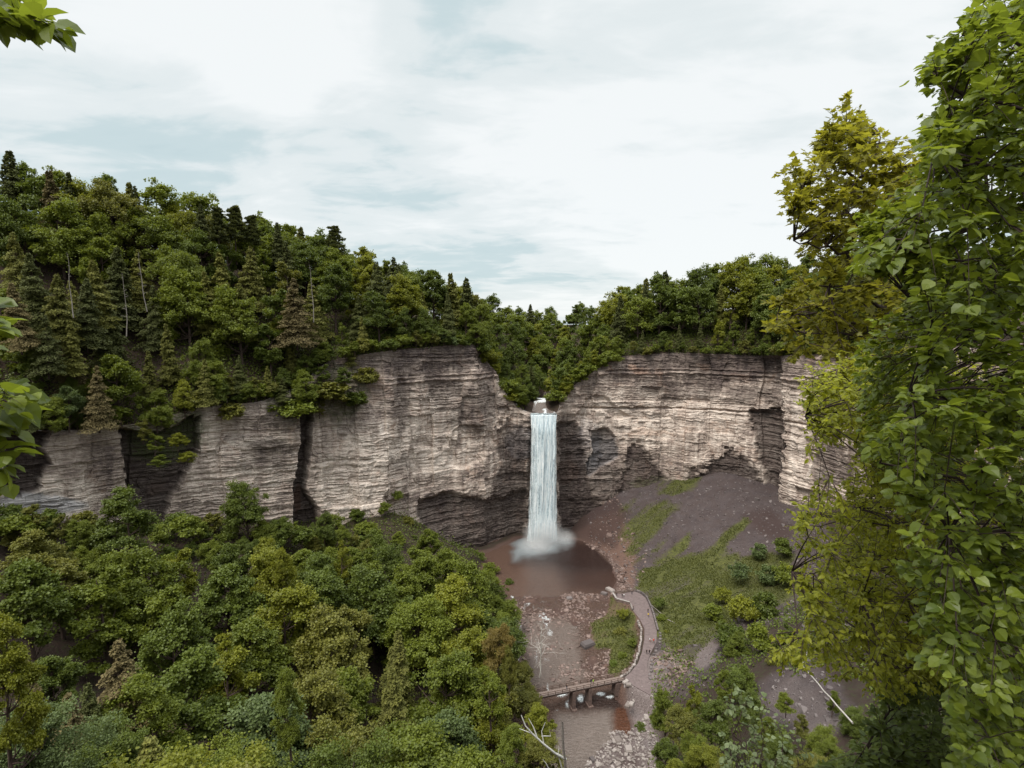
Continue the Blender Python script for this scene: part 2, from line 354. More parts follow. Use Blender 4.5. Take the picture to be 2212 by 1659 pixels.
def mat_falls():
    t = NT('falling_water')
    at = t.N.new('ShaderNodeCombineXYZ'); t.L.new(t.attr('across'), at.inputs[0]); t.L.new(t.attr('down'), at.inputs[1]); t.L.new(t.attr('sheet'), at.inputs[2]); v = at.outputs[0]
    a = t.noise((1.9, .055, 9), 5, .6, .25, v); b = t.noise((4.5, .30, 9), 4, .65, .3, v, (3, 1, 0)); c = t.noise((2.2, .75, 9), 4, .7, .5, v, (8, 2, 0))
    f = t.math('ADD', t.math('MULTIPLY', a, .62), t.math('MULTIPLY', b, .28)); f = t.math('ADD', f, t.math('MULTIPLY', c, .22))
    col = t.ramp(f, (.46, (.40, .51, .57)), (.55, (.74, .82, .85)), (.645, (.96, .98, .98)))
    al = t.math('ADD', f, t.math('MULTIPLY', t.attr('thick'), .30)); al = t.ramp(al, (.46, 0.0), (.60, 1.0))
    d = t.pbr(col, .45, .3, t.bump(f, .6, .5)); tl = t.N.new('ShaderNodeBsdfTranslucent'); t.L.new(col, tl.inputs[0])
    tp = t.N.new('ShaderNodeBsdfTransparent')
    return t.done(t.shmix(al, tp.outputs[0], t.shmix(.3, d, tl.outputs[0])))
FALLS = mat_falls()
PATH = mat_simple('trodden_path', (.130, .098, .094), .9, .2, 1.2, .22, .2)
STONE = mat_simple('pale_stone', (.27, .24, .225), .85, .25, 2.5, .35, .5)
STONE_DARK = mat_simple('brown_stone', (.120, .082, .070), .85, .25, 2.0, .45, .5)
WOOD = mat_simple('weathered_wood', (.13, .088, .072), .8, .25, 4, .4, .3)
WOOD_PALE = mat_simple('worn_deck_wood', (.19, .142, .122), .8, .25, 4, .35, .3)
CONCRETE = mat_simple('pale_concrete', (.42, .37, .35), .85, .25, 2, .2, .3)

# ------------------------------------------------------------------ the cliff and the land
#        base px, py, depth   rim px, py, depth
COL = np.array([(-260, 1160, 118, -260, 960, 120), (-120, 1145, 142, -120, 945, 145), (0, 1135, 160, 0, 930, 164), (150, 1130, 172, 150, 930, 176), (300, 1135, 186, 300, 915, 190), (430, 1125, 198, 430, 880, 202),
 (560, 1130, 211, 560, 868, 216), (650, 1150, 221, 640, 838, 228), (720, 1140, 229, 710, 778, 238), (820, 1105, 241, 820, 760, 248), (900, 1125, 256, 900, 752, 262), (980, 1180, 268, 960, 747, 270),
 (1060, 1195, 276, 1022, 742, 280), (1100, 1185, 284, 1047, 772, 289), (1125, 1172, 291, 1085, 838, 292), (1140, 1165, 294, 1128, 886, 291), (1170, 1163, 295, 1168, 895, 289), (1203, 1163, 295, 1204, 895, 290),
 (1222, 1158, 296, 1214, 850, 298), (1262, 1120, 299, 1285, 800, 303), (1340, 1065, 304, 1335, 770, 308), (1450, 1037, 304, 1450, 762, 308), (1560, 1022, 298, 1560, 765, 302), (1640, 1040, 288, 1640, 768, 293),
 (1672, 1060, 282, 1672, 768, 287), (1690, 1085, 270, 1690, 768, 276), (1760, 1095, 255, 1760, 765, 262), (1850, 1095, 236, 1850, 760, 240), (2000, 1100, 205, 2000, 750, 209), (2250, 1110, 165, 2250, 740, 168), (2450, 1120, 130, 2450, 735, 133)], float)
BASE = P(COL[:, 0], COL[:, 1], COL[:, 2]); RIM = P(COL[:, 3], COL[:, 4], COL[:, 5])
BASE[:, 2] = np.maximum(BASE[:, 2], -1.0)
sk = np.concatenate([[0], np.cumsum(np.linalg.norm(np.diff((BASE+RIM)[:, :2]/2, axis=0), axis=1))])
def lerp_s(tab, s): return np.stack([np.interp(s, sk, tab[:, i]) for i in range(tab.shape[1])], -1)
S_END = sk[-1]
def blur1(a, n):
    k = np.ones(n)/n; p = n//2
    return np.stack([np.convolve(np.pad(a[:, i], p, mode='edge'), k, 'valid')[:len(a)] for i in range(a.shape[1])], -1)
NS, NTV = 2000, 290
smid = np.interp(np.linspace(0, 1, NS), np.linspace(0, 1, 2), [0, S_END])
sb = blur1(lerp_s(BASE, smid), 21); sr = blur1(lerp_s(RIM, smid), 15)
tan = unit(np.gradient((sb + sr)[:, :2], axis=0)); nor = np.stack([tan[:, 1], -tan[:, 0]], -1)     # towards the gorge

def build_cliff():
    tt = np.linspace(0, 1, NTV)
    lo = sb.copy(); lo[:, 2] -= 10
    H = sr[:, 2] - lo[:, 2]
    G = lo[:, None]*(1 - tt[None, :, None]) + sr[:, None]*tt[None, :, None]
    z = G[..., 2]; s = np.broadcast_to(smid[:, None], z.shape); px, py, _ = proj(G)
    # bedding ledges, vertical joints, broken blocks
    zz = z + .9*vnoise(p3(s*.02, 0, z*.0), 3) + .010*(px - 1170)
    jag0 = 20*fbm(p3(s*.12, 0, z*.12), 4, 21)
    m1 = .55 + .6*vnoise(p3(s*.06, 0, z*.10), 17); m2 = .5 + .7*vnoise(p3(s*.11, 0, z*.16), 18)
    zk = zz + .22*vnoise(p3(s*.22, 0, zz*.4), 19)
    off = m1*(.55*vnoise(p3(0*s, 1.0, zk*.75), 5) + .45*vnoise(p3(s*.01, 2.0, zk*1.9), 6)) + m2*.42*vnoise(p3(s*.03, 3.0, zk*3.6), 7) + .22*vnoise(p3(s*.5, 3.0, zk*1.7), 13)
    sj = s + 3*vnoise(p3(s*.12, 0, zz*.12), 4) + .8*vnoise(p3(s*.6, 0, zz*.5), 14); zj = zz + .5*vnoise(p3(s*.25, 0, zz*.3), 15)
    led = cell(p3(s*.012, 0, zj*.27), 8)*.45 + cell(p3(sj*.12, 0, zj*.17), 9)*.75 + cell(p3(sj*.30, 0, zj*.42), 10)*.45 + cell(p3(sj*.7, 0, zj*1.1), 16)*.22
    big = 3.2*fbm(p3(s*.03, 0, z*.022), 3, 11) + 2.2*fbm(p3(s*.12, 0, z*.025), 3, 12) + 1.1*cell(p3((s + 1.5*vnoise(p3(s*.2, 0, z*.08), 24))*.075, 0, z*.028), 23)
    plz = np.maximum(smooth(-10, 10, poly_sd(px + jag0, py + jag0*.7, [(1240, 870), (1420, 900), (1640, 925), (1640, 985), (1500, 985), (1250, 930)])), smooth(-10, 10, poly_sd(px + jag0, py + jag0*.7, [(880, 890), (1000, 880), (1130, 905), (1135, 1000), (1000, 1050), (880, 1060)])))
    off = .62*(off*(1 - .6*plz) + led) + big
    jag = 14*fbm(p3(s*.12, 0, z*.12), 4, 21) + 5*cell(p3(s*.4, 0, zz*.5), 22)
    def ell(cx, cy, rx, ry, jit=1.0): return smooth(1.0, .72, np.sqrt(((px + jag*jit - cx)/rx)**2 + ((py + jag*jit*.8 - cy)/ry)**2))
    def pol(pts, soft=6, jit=1.0): return smooth(-soft, soft, poly_sd(px + jag*jit, py + jag*jit*.7, pts))
    # hollows, clefts and alcoves (metres into the rock)
    cut = 0
    slot = pol([(650, 880), (676, 880), (668, 990), (662, 1060), (690, 1100), (700, 1170), (640, 1170), (634, 1060), (645, 980)], 3, .35); cut = cut + 6.5*slot
    cutl = pol([(262, 930), (350, 930), (430, 900), (432, 985), (410, 1010), (372, 1060), (352, 1130), (300, 1130), (285, 1060), (270, 990)], 5, .7); cut = cut + 5*cutl
    cutll = pol([(10, 925), (112, 930), (85, 965), (105, 1000), (82, 1060), (40, 1075), (5, 1050)], 5, .9); cut = cut + 4.5*cutll
    alc = pol([(1275, 930), (1312, 925), (1330, 945), (1335, 985), (1320, 1000), (1300, 1010), (1272, 1030), (1268, 1000), (1280, 975)], 3, .3); cut = cut + 2.2*alc
    arch = pol([(1345, 1040), (1352, 985), (1372, 960), (1392, 965), (1412, 1005), (1440, 1035), (1440, 1060), (1330, 1090)], 9, 1.2); cut = cut + 1.8*arch
    arch2 = pol([(1500, 1030), (1530, 1000), (1560, 985), (1575, 960), (1590, 985), (1625, 1000), (1640, 1030), (1640, 1080), (1500, 1080)], 9, 1.5); cut = cut + 1.6*arch2
    fin = pol([(1622, 890), (1680, 880), (1690, 960), (1682, 1080), (1652, 1080), (1645, 1000), (1628, 940)], 5, 1.0); cut = cut + 3.2*fin
    crack = pol([(1674, 770), (1686, 770), (1690, 880), (1680, 880)], 3, .3); cut = cut + 3*crack
    slab = pol([(980, 935), (1000, 918), (1038, 918), (1046, 990), (1010, 1010), (965, 1008)], 3, .3); cut = cut + 1.4*slab
    roofs = pol([(1240, 900), (1275, 855), (1300, 852), (1330, 880), (1360, 900), (1330, 905), (1290, 880), (1262, 930)], 3, .4); cut = cut + 1.5*roofs
    under = pol([(905, 1085), (960, 1065), (1060, 1080), (1140, 1060), (1140, 1210), (905, 1210)], 8, .5); cut = cut + 2.6*under
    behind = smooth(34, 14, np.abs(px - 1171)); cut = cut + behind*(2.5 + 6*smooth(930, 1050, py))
    side = pol([(1205, 915), (1240, 905), (1262, 960), (1275, 1040), (1300, 1110), (1290, 1180), (1205, 1180)], 8, .6); cut = cut + 2.0*side
    # buttress left of the under-cut wall, and ledge lines
    off = off + 2.5*ell(800, 1020, 40, 150, .5) + 1.6*ell(1050, 860, 60, 90)
    line = (np.exp(-((z - (87.5 + .4*vnoise(p3(s*.05, 0, 0), 31)))/.55)**2) + np.exp(-((z - 89.6)/.35)**2)*.8)*smooth(690, 760, px); off = off + .9*line
    lin2 = np.exp(-((z - (68.5 - .016*(px-1250)*.25 + .5*vnoise(p3(s*.06, 0, 0), 33)))/.5)**2)*smooth(1235, 1290, px); cut = cut + 1.5*lin2
    edge = smooth(0, .06, tt)[None]*smooth(1, .97, tt)[None]*.85 + .15
    o = (off - cut)*edge
    Gd = G.copy(); Gd[..., :2] += nor[:, None]*o[..., None]
    Gd[..., 2] += .25*vnoise(p3(s*.4, 0, z*.7), 41)*edge
    # marks; the dark mask is wet rock plus shade painted into clefts and hollows
    wet_shade = np.maximum.reduce([slot*.95, cutl*.95, cutll*.97, alc*.75, arch*.85, arch2*.92, fin*.85, under*.85, side*.95, behind, crack*.8])
    wet_shade = np.maximum(wet_shade, .8*pol([(1080, 960), (1140, 905), (1145, 1200), (1000, 1200), (1060, 1060)], 8, 1.2))
    wet_shade = np.maximum(wet_shade, .75*pol([(1205, 890), (1230, 900), (1250, 1000), (1345, 1010), (1350, 1110), (1205, 1180)], 10, 1.6))
    wet_shade = np.maximum(wet_shade, .55*pol([(700, 760), (1030, 735), (1050, 790), (900, 800), (700, 800)], 10, 1.6))  # darker bands below the rim
    wet_shade = np.maximum(wet_shade, .62*pol([(1340, 750), (1700, 755), (1690, 810), (1560, 820), (1450, 800), (1350, 795)], 8, 1.8))
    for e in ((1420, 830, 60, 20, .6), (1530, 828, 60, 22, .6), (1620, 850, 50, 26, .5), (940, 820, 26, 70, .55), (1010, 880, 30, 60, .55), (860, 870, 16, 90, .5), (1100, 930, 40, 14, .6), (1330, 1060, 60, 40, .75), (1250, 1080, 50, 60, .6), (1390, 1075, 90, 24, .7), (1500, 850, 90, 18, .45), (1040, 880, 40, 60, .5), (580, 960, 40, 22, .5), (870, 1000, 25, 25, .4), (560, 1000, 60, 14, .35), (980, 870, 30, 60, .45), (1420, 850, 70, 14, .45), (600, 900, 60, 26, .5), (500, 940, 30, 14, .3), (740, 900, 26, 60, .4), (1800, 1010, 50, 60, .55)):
        wet_shade = np.maximum(wet_shade, e[4]*ell(*e[:4], 1.8))
    pale = .5 + .4*ell(100, 1080, 140, 60) + .25*ell(470, 1000, 100, 110) + .30*ell(760, 1040, 90, 110) + .30*ell(920, 950, 120, 90) + .32*ell(1450, 920, 170, 60) + .22*ell(1300, 900, 60, 60) + .3*ell(1730, 960, 40, 130) + .25*ell(1640, 1020, 26, 70, .6) - .28*smooth(860, 800, py) - .1*smooth(1020, 1120, py)*smooth(800, 900, px)
    rust = .8*ell(655, 1085, 10, 40, .3) + .35*ell(1225, 1020, 26, 30) + .3*ell(1400, 935, 60, 12) + .4*ell(1330, 1110, 30, 30) + .3*ell(1380, 800, 20, 10) + .3*ell(1520, 790, 14, 10)
    grey = .8*ell(90, 1090, 110, 28) + .7*alc*smooth(930, 960, py) + .4*ell(1130, 960, 40, 40) + .3*ell(1270, 960, 40, 60)
    moss = .9*pol([(270, 900), (435, 870), (450, 960), (350, 1010), (290, 990)], 12, 1.5) + .8*pol([(560, 860), (760, 770), (800, 830), (720, 910), (600, 900)], 14, 2) + .5*ell(1420, 1050, 60, 20)
    plain = np.maximum.reduce([pol([(1240, 870), (1420, 900), (1640, 925), (1640, 985), (1500, 985), (1250, 930)], 10, 1.5), pol([(880, 890), (1000, 880), (1130, 905), (1135, 1000), (1000, 1050), (880, 1060)], 10, 1.6), .7*pol([(20, 1040), (200, 1020), (190, 1130), (20, 1130)], 10, 1.5), .6*pol([(1690, 880), (1850, 880), (1850, 1020), (1690, 1020)], 10, 1.5)])
    attrs = dict(plain=plain, wet_shade=np.clip(wet_shade, 0, 1), pale=pale, rust=np.clip(rust, 0, 1), grey=np.clip(grey, 0, 1), moss=np.clip(moss, 0, 1))
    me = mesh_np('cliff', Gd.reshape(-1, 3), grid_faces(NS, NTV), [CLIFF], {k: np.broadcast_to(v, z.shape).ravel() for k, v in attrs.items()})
    o = obj('cliff_terrain', me); tag(o, 'layered brown shale cliff curving round the plunge pool on both sides of the waterfall', 'cliff', kind='structure')
    return Gd
CLIFF_G = build_cliff()
RIMG = CLIFF_G[:, -1]

# land above the rim ------------------------------------------------
up = [tuple(p) for p in RIM]
def upt(px, py, Y, sub=0): p = P(px, py, Y); up.append((p[0], p[1], p[2] - sub))
TH = 29
for px, py, Y in ((-200, 330, 205), (0, 350, 226), (100, 365, 232), (200, 395, 238), (330, 435, 248), (430, 465, 254), (560, 490, 266), (640, 510, 276), (720, 520, 288), (800, 545, 300), (900, 590, 318), (1000, 635, 345)): upt(px, py, Y, TH)
for px, py, Y in ((-150, 790, 160), (0, 800, 180), (150, 800, 192), (300, 800, 206), (430, 790, 216), (560, 790, 229), (650, 770, 240), (720, 735, 252), (820, 725, 262), (920, 715, 276)): upt(px, py, Y)
up += [(20, 320, 69), (23, 350, 71), (29, 400, 75), (42, 480, 79), (60, 600, 85), (80, 760, 95)]
up += [(-2, 315, 88), (-6, 335, 100), (0, 375, 104), (8, 430, 106), (-40, 400, 116), (28, 560, 109), (30, 700, 116), (44, 318, 84), (52, 345, 98), (62, 400, 106), (82, 480, 108), (92, 600, 109), (120, 430, 116), (130, 760, 106)]
for px, py, Y in ((1150, 648, 430), (1250, 664, 520)): upt(px, py, Y, 21)
for px, py, Y in ((1380, 618, 352), (1450, 598, 348), (1600, 568, 338), (1700, 560, 325), (1850, 560, 300), (2100, 560, 250)): upt(px, py, Y, TH)
for px, py, Y in ((1400, 722, 322), (1520, 722, 320), (1640, 722, 306), (1760, 715, 280)): upt(px, py, Y)
up += [(-420, 330, 160), (-330, 560, 145), (-150, 800, 125), (60, 1000, 112), (300, 750, 122), (420, 400, 135), (300, 200, 130), (-330, 160, 150)]
UP = RBF(up)
ODIR = np.array([(-.80, .60)]*2 + [(-.72, .69), (-.68, .73), (-.62, .78), (-.58, .81), (-.55, .84), (-.50, .87), (-.45, .89), (-.42, .91), (-.38, .93), (-.32, .95), (-.24, .97), (-.16, .99), (-.06, 1), (.05, 1), (.08, 1), (.12, .99), (.18, .98), (.24, .97), (.30, .95), (.36, .93), (.45, .89), (.55, .83), (.62, .78), (.68, .73), (.75, .66), (.82, .57), (.88, .47), (.92, .38), (.95, .3)])
odir_s = unit(blur1(np.stack([np.interp(smid, sk, ODIR[:, i]) for i in (0, 1)], -1), 41))
def upper(si, d):
    """point on the land above the rim: rim column index (float) and distance outward"""
    si = np.asarray(si, float); i0 = np.clip(si.astype(int), 0, NS-1)
    r = RIMG[i0]; xy = r[..., :2] + odir_s[i0]*np.asarray(d, float)[..., None]
    dd = np.minimum(d, 420.0); xz = r[..., :2] + odir_s[i0]*np.asarray(dd)[..., None]
    z = UP(xz[..., 0], xz[..., 1]); z0 = UP(r[..., 0], r[..., 1])
    z = z + (r[..., 2] - z0)*np.exp(-np.asarray(d)/14.0)
    far = smooth(300, 900, np.asarray(d, float)); z = z*(1-far) + 112*far
    return np.concatenate([xy, z[..., None]], -1)
def build_upper():
    ii = np.arange(0, NS, 4); ii = np.append(ii, NS-1); dd = np.concatenate([np.linspace(0, 150, 76), np.linspace(160, 420, 27), np.array([500, 650, 900, 1500, 3000, 7000.])])
    A, D = np.meshgrid(ii, dd, indexing='ij'); V = upper(A, D)
    V[..., 2] += .9*fbm(p3(V[..., 0]*.08, V[..., 1]*.08, 0), 3, 51)*smooth(0, 8, D)
    o = obj('hills', mesh_np('hills', V.reshape(-1, 3), grid_faces(len(ii), len(dd)), [FOREST], None, True)); tag(o, 'wooded plateau and gorge sides above the cliff rim', 'hills', kind='structure')
    return V
UPV = build_upper()

# gorge floor -------------------------------------------------------
def wz(Y): return np.interp(Y, [100, 135, 160, 166, 205, 238, 300], [-4.2, -3.6, -3.2, -2.2, -1.2, -.1, 0])
fl = [tuple(p) for p in BASE]
def fpt(px, py, Y): p = P(px, py, Y); fl.append(tuple(p))
for px, py, Y in ((1450, 1060, 296), (1560, 1050, 287), (1640, 1075, 276), (1500, 1130, 265), (1600, 1130, 258), (1660, 1150, 248), (1430, 1180, 258), (1560, 1220, 236), (1690, 1200, 230), (1480, 1260, 226), (1600, 1300, 205), (1700, 1300, 195), (1520, 1380, 178), (1440, 1330, 203), (1600, 1400, 165), (1750, 1480, 122), (1650, 1470, 135), (1820, 1600, 92), (1560, 1450, 150), (1700, 1600, 98)): fpt(px, py, Y)
fl += [(22, 130, -4), (23, 165, -3), (22, 200, -1.6), (20, 235, -.6), (12, 265, -3), (0, 270, -2), (30, 270, -3), (22, 100, -4.5), (40, 135, -2.5), (42, 150, 1), (40, 120, 0), (-2, 132, 1), (3, 165, 1.2), (0, 200, 1.5), (-8, 235, 2.5), (-16, 255, 5),
       (-25, 165, 9), (-30, 200, 11), (-30, 130, 9), (-60, 165, 22), (-60, 130, 19), (-95, 160, 35), (-90, 120, 29), (-125, 140, 46), (-60, 95, 26), (-30, 95, 12), (0, 95, 6), (20, 75, 4), (-20, 65, 24), (-60, 60, 42), (0, 45, 48), (20, 45, 46), (-30, 40, 56), (-100, 80, 50),
       (0, 20, 86), (20, 20, 86), (-20, 18, 88), (0, 0, 112.2), (3, 2, 111.8), (-3, 1, 112), (0, 5, 107), (8, 5, 109), (16, 12, 104), (-8, 4, 109), (-30, 5, 106), (-60, 10, 100), (-100, 30, 88), (-150, 60, 82), (50, 60, 52), (55, 30, 82), (90, 40, 92), (130, 90, 66), (140, 150, 42), (120, 60, 85), (80, 5, 112), (150, 20, 110), (-150, 5, 112), (0, -30, 113), (60, -30, 113), (-60, -30, 113), (30, 100, 6), (42, 90, 22)]
FL = RBF(fl, 5.0)
def Zp(pts, z=0.0): return [tuple(PZ(a, b, z)[:2]) for a, b in pts]
POOL = Zp([(1040, 1195), (1075, 1182), (1130, 1160), (1215, 1158), (1262, 1168), (1290, 1188), (1330, 1225), (1336, 1250), (1327, 1278), (1260, 1284), (1150, 1290), (1095, 1290), (1050, 1240)])
BED = Zp([(1060, 1288), (1150, 1286), (1328, 1278), (1326, 1300), (1352, 1312), (1376, 1345), (1385, 1385), (1375, 1425), (1335, 1470), (1335, 1480), (1100, 1525), (1090, 1450), (1080, 1350)], -1)
LOWER = Zp([(1090, 1520), (1190, 1495), (1330, 1482), (1352, 1520), (1366, 1560), (1384, 1600), (1392, 1640), (1400, 1720), (1400, 1800), (1130, 1800)], -3.4)
BAR = Zp([(1268, 1640), (1320, 1578), (1385, 1570), (1418, 1600), (1428, 1680), (1410, 1760), (1230, 1760), (1250, 1680)], -3.4)
BANKR = Zp([(1350, 1495), (1380, 1480), (1412, 1500), (1415, 1560), (1410, 1640), (1375, 1580), (1362, 1540)], -2)
ISLE = Zp([(1268, 1345), (1300, 1330), (1318, 1300), (1352, 1318), (1378, 1350), (1385, 1385), (1368, 1430), (1335, 1462), (1310, 1450), (1312, 1400), (1280, 1400)], -.8)
PATHP = Zp([(1345, 1467), (1362, 1452), (1378, 1433), (1387, 1408), (1392, 1380), (1392, 1358), (1383, 1339), (1366, 1317), (1361, 1305), (1331, 1296), (1325, 1284), (1350, 1280.5), (1372, 1277.5), (1384, 1283), (1395, 1292), (1405, 1314), (1411, 1333), (1419, 1364), (1418, 1386), (1407, 1408), (1399, 1428), (1398, 1446), (1411, 1468), (1420, 1493), (1408, 1503), (1388, 1492), (1362, 1477)], 3.0)
MEADOW = [(1375, 1235), (1440, 1210), (1520, 1190), (1600, 1115), (1612, 1125), (1560, 1200), (1640, 1190), (1710, 1190), (1720, 1290), (1600, 1330), (1540, 1380), (1520, 1400), (1440, 1400), (1415, 1370), (1408, 1320), (1392, 1285)]
def floor_z(x, y):
    z = FL(x, y); x = np.asarray(x, float); y = np.asarray(y, float); w = wz(y)
    z = z + .8*fbm(p3(x*.12, y*.12, 0), 3, 61)
    jg = 3.2*fbm(p3(x*.11, y*.11, 3), 3, 64); sd = np.maximum.reduce([poly_sd(x, y, q) for q in (POOL, LOWER)]) + jg; b = poly_sd(x, y, BED) - jg*.6
    z = np.where(sd > -6, np.maximum(z, w + .25)*(1 - smooth(-6, 0, sd)) + (w + .15)*smooth(-6, 0, sd), z)
    z = np.where((b > -3), z*(1 - smooth(-3, .5, b)) + (w - .05 + .75*fbm(p3(x*.28, y*.28, 4), 4, 62))*smooth(-3, .5, b), z)
    z = np.where(sd > 0, w + .15 - 1.1*smooth(0, 3, sd), z)
    bar = poly_sd(x, y, BAR); z = np.where(bar > -1.5, np.maximum(z, w - .6 + (.85 + .35*fbm(p3(x*.3, y*.3, 2), 3, 63))*smooth(-1.5, 2.5, bar)), z)
    cpx, cpy, _ = proj(np.stack([x, y, np.broadcast_to(w, x.shape)], -1)); z = np.where(b > 0, z - .42*smooth(1275, 1215, cpx + 3*jg)*smooth(1320, 1370, cpy), z)
    isl = poly_sd(x, y, ISLE); z = np.maximum(z, w - .9 + 1.9*smooth(-2, 3, isl))
    bk = poly_sd(x, y, BANKR); z = np.where(bk > -1, np.maximum(z, w + .1 + smooth(-1, 3, bk)*1.2), z)
    pd = poly_sd(x, y, PATHP); k = smooth(-3.0, -.6, pd); z = z*(1-k) + 2.82*k
    return z
GX, GY = np.linspace(-230, 200, 431), np.linspace(-30, 312, 343)
def build_floor():
    X, Y = np.meshgrid(GX, GY, indexing='ij'); Z = floor_z(X, Y); V = np.stack([X, Y, Z], -1); px, py, dep = proj(V)
    jx = 10*fbm(p3(X*.15, Y*.15, 0), 4, 71); jy = 8*fbm(p3(X*.15, Y*.15, 9), 4, 72)
    q = lambda pts, soft=8, j=1.0: smooth(-soft, soft, poly_sd(px + jx*j, py + jy*j, pts))*(dep > 100)
    wat = np.maximum.reduce([poly_sd(X, Y, p) for p in (POOL, LOWER)]) + 3.2*fbm(p3(X*.11, Y*.11, 3), 3, 64)
    scree = q([(1262, 1100), (1330, 1060), (1450, 1020), (1560, 1000), (1650, 1020), (1760, 1080), (1800, 1180), (1720, 1330), (1420, 1420), (1370, 1290), (1330, 1230), (1280, 1180)], 10)
    scree = np.maximum(scree, q([(1600, 1500), (1700, 1430), (1760, 1420), (1860, 1540), (1800, 1600), (1640, 1560)], 10)); scree = np.maximum(scree, q([(1420, 1400), (1500, 1380), (1560, 1400), (1540, 1470), (1470, 1510), (1405, 1480)], 8))
    scree = np.maximum(scree, q([(1740, 1300), (1860, 1290), (1880, 1360), (1790, 1400), (1730, 1370)], 8))
    bed = np.maximum(smooth(-2, 1, poly_sd(X, Y, BED)), smooth(-3, 0, wat))
    bed = np.maximum(bed, q([(1240, 1150), (1290, 1120), (1340, 1100), (1370, 1180), (1372, 1270), (1330, 1285), (1290, 1190)], 8))
    gravel = np.maximum(smooth(-2, 1, poly_sd(X, Y, BAR)), smooth(-1.5, 1, poly_sd(X, Y, BANKR))); gravel = np.maximum(gravel, q([(1398, 1425), (1440, 1400), (1470, 1420), (1500, 1470), (1440, 1500), (1400, 1470)], 6))
    gravel = np.maximum(gravel, .8*q([(1500, 1420), (1530, 1382), (1550, 1390), (1545, 1430), (1505, 1455)], 4)); gravel = np.maximum(gravel, .45*q([(1640, 1520), (1720, 1450), (1820, 1560), (1760, 1600)], 14))
    fl_u = (-.86*X - .50*Y); fl_v = (-.50*X + .86*Y); streak = fbm(p3(fl_u*.035, fl_v*.30, 0), 4, 73)
    grass = q(MEADOW, 16, 1.6); grass = np.maximum(grass, .60*q([(1335, 1090), (1390, 1065), (1460, 1090), (1420, 1180), (1370, 1215), (1345, 1200)], 30, 2.2)); grass = np.maximum(grass, .7*q([(1430, 1030), (1520, 1030), (1500, 1060), (1420, 1070)], 8, 1.4))
    grass = np.maximum(grass, .62*q([(1380, 1220), (1450, 1160), (1500, 1150), (1460, 1210)], 10, 1.5)); grass = np.maximum(grass, .95*smooth(-.5, 2.0, poly_sd(X, Y, ISLE)))
    grass = np.maximum(grass, .4*q([(700, 1140), (820, 1060), (900, 1120), (960, 1180), (800, 1190)], 10)); grass = np.maximum(grass, .75*q([(1420, 1420), (1470, 1390), (1520, 1400), (1500, 1440), (1450, 1440)], 8))
    grass = np.clip(grass + .75*streak*smooth(.02, .5, grass)*(px > 1240), 0, 1); scree = np.clip(scree, 0, 1)
    damp_dark = .8*q([(1205, 1150), (1262, 1100), (1330, 1070), (1360, 1110), (1330, 1180), (1270, 1175)], 10); damp_dark = np.maximum(damp_dark, .7*q([(1600, 1110), (1660, 1100), (1720, 1150), (1690, 1175), (1640, 1150)], 10)); damp_dark = np.maximum(damp_dark, smooth(.6, -.1, Z - wz(Y))*.8*bed)
    damp_dark = np.maximum(damp_dark, .75*q([(1450, 1440), (1480, 1445), (1500, 1480), (1450, 1500), (1430, 1470)], 8))  # darker ground: waterline, spray side, cliff-foot patch and right bank patch
    A = dict(scree=scree, bed=bed, gravel=gravel, grass=grass, damp_dark=damp_dark)
    o = obj('terrain', mesh_np('terrain', V.reshape(-1, 3), grid_faces(len(GX), len(GY)), [GROUND], {k: np.clip(v, 0, 1).ravel() for k, v in A.items()}, True))
    tag(o, 'gorge floor with scree fans, stream banks and forest soil', 'ground', kind='structure'); return V, A
FLV, FLA = build_floor()

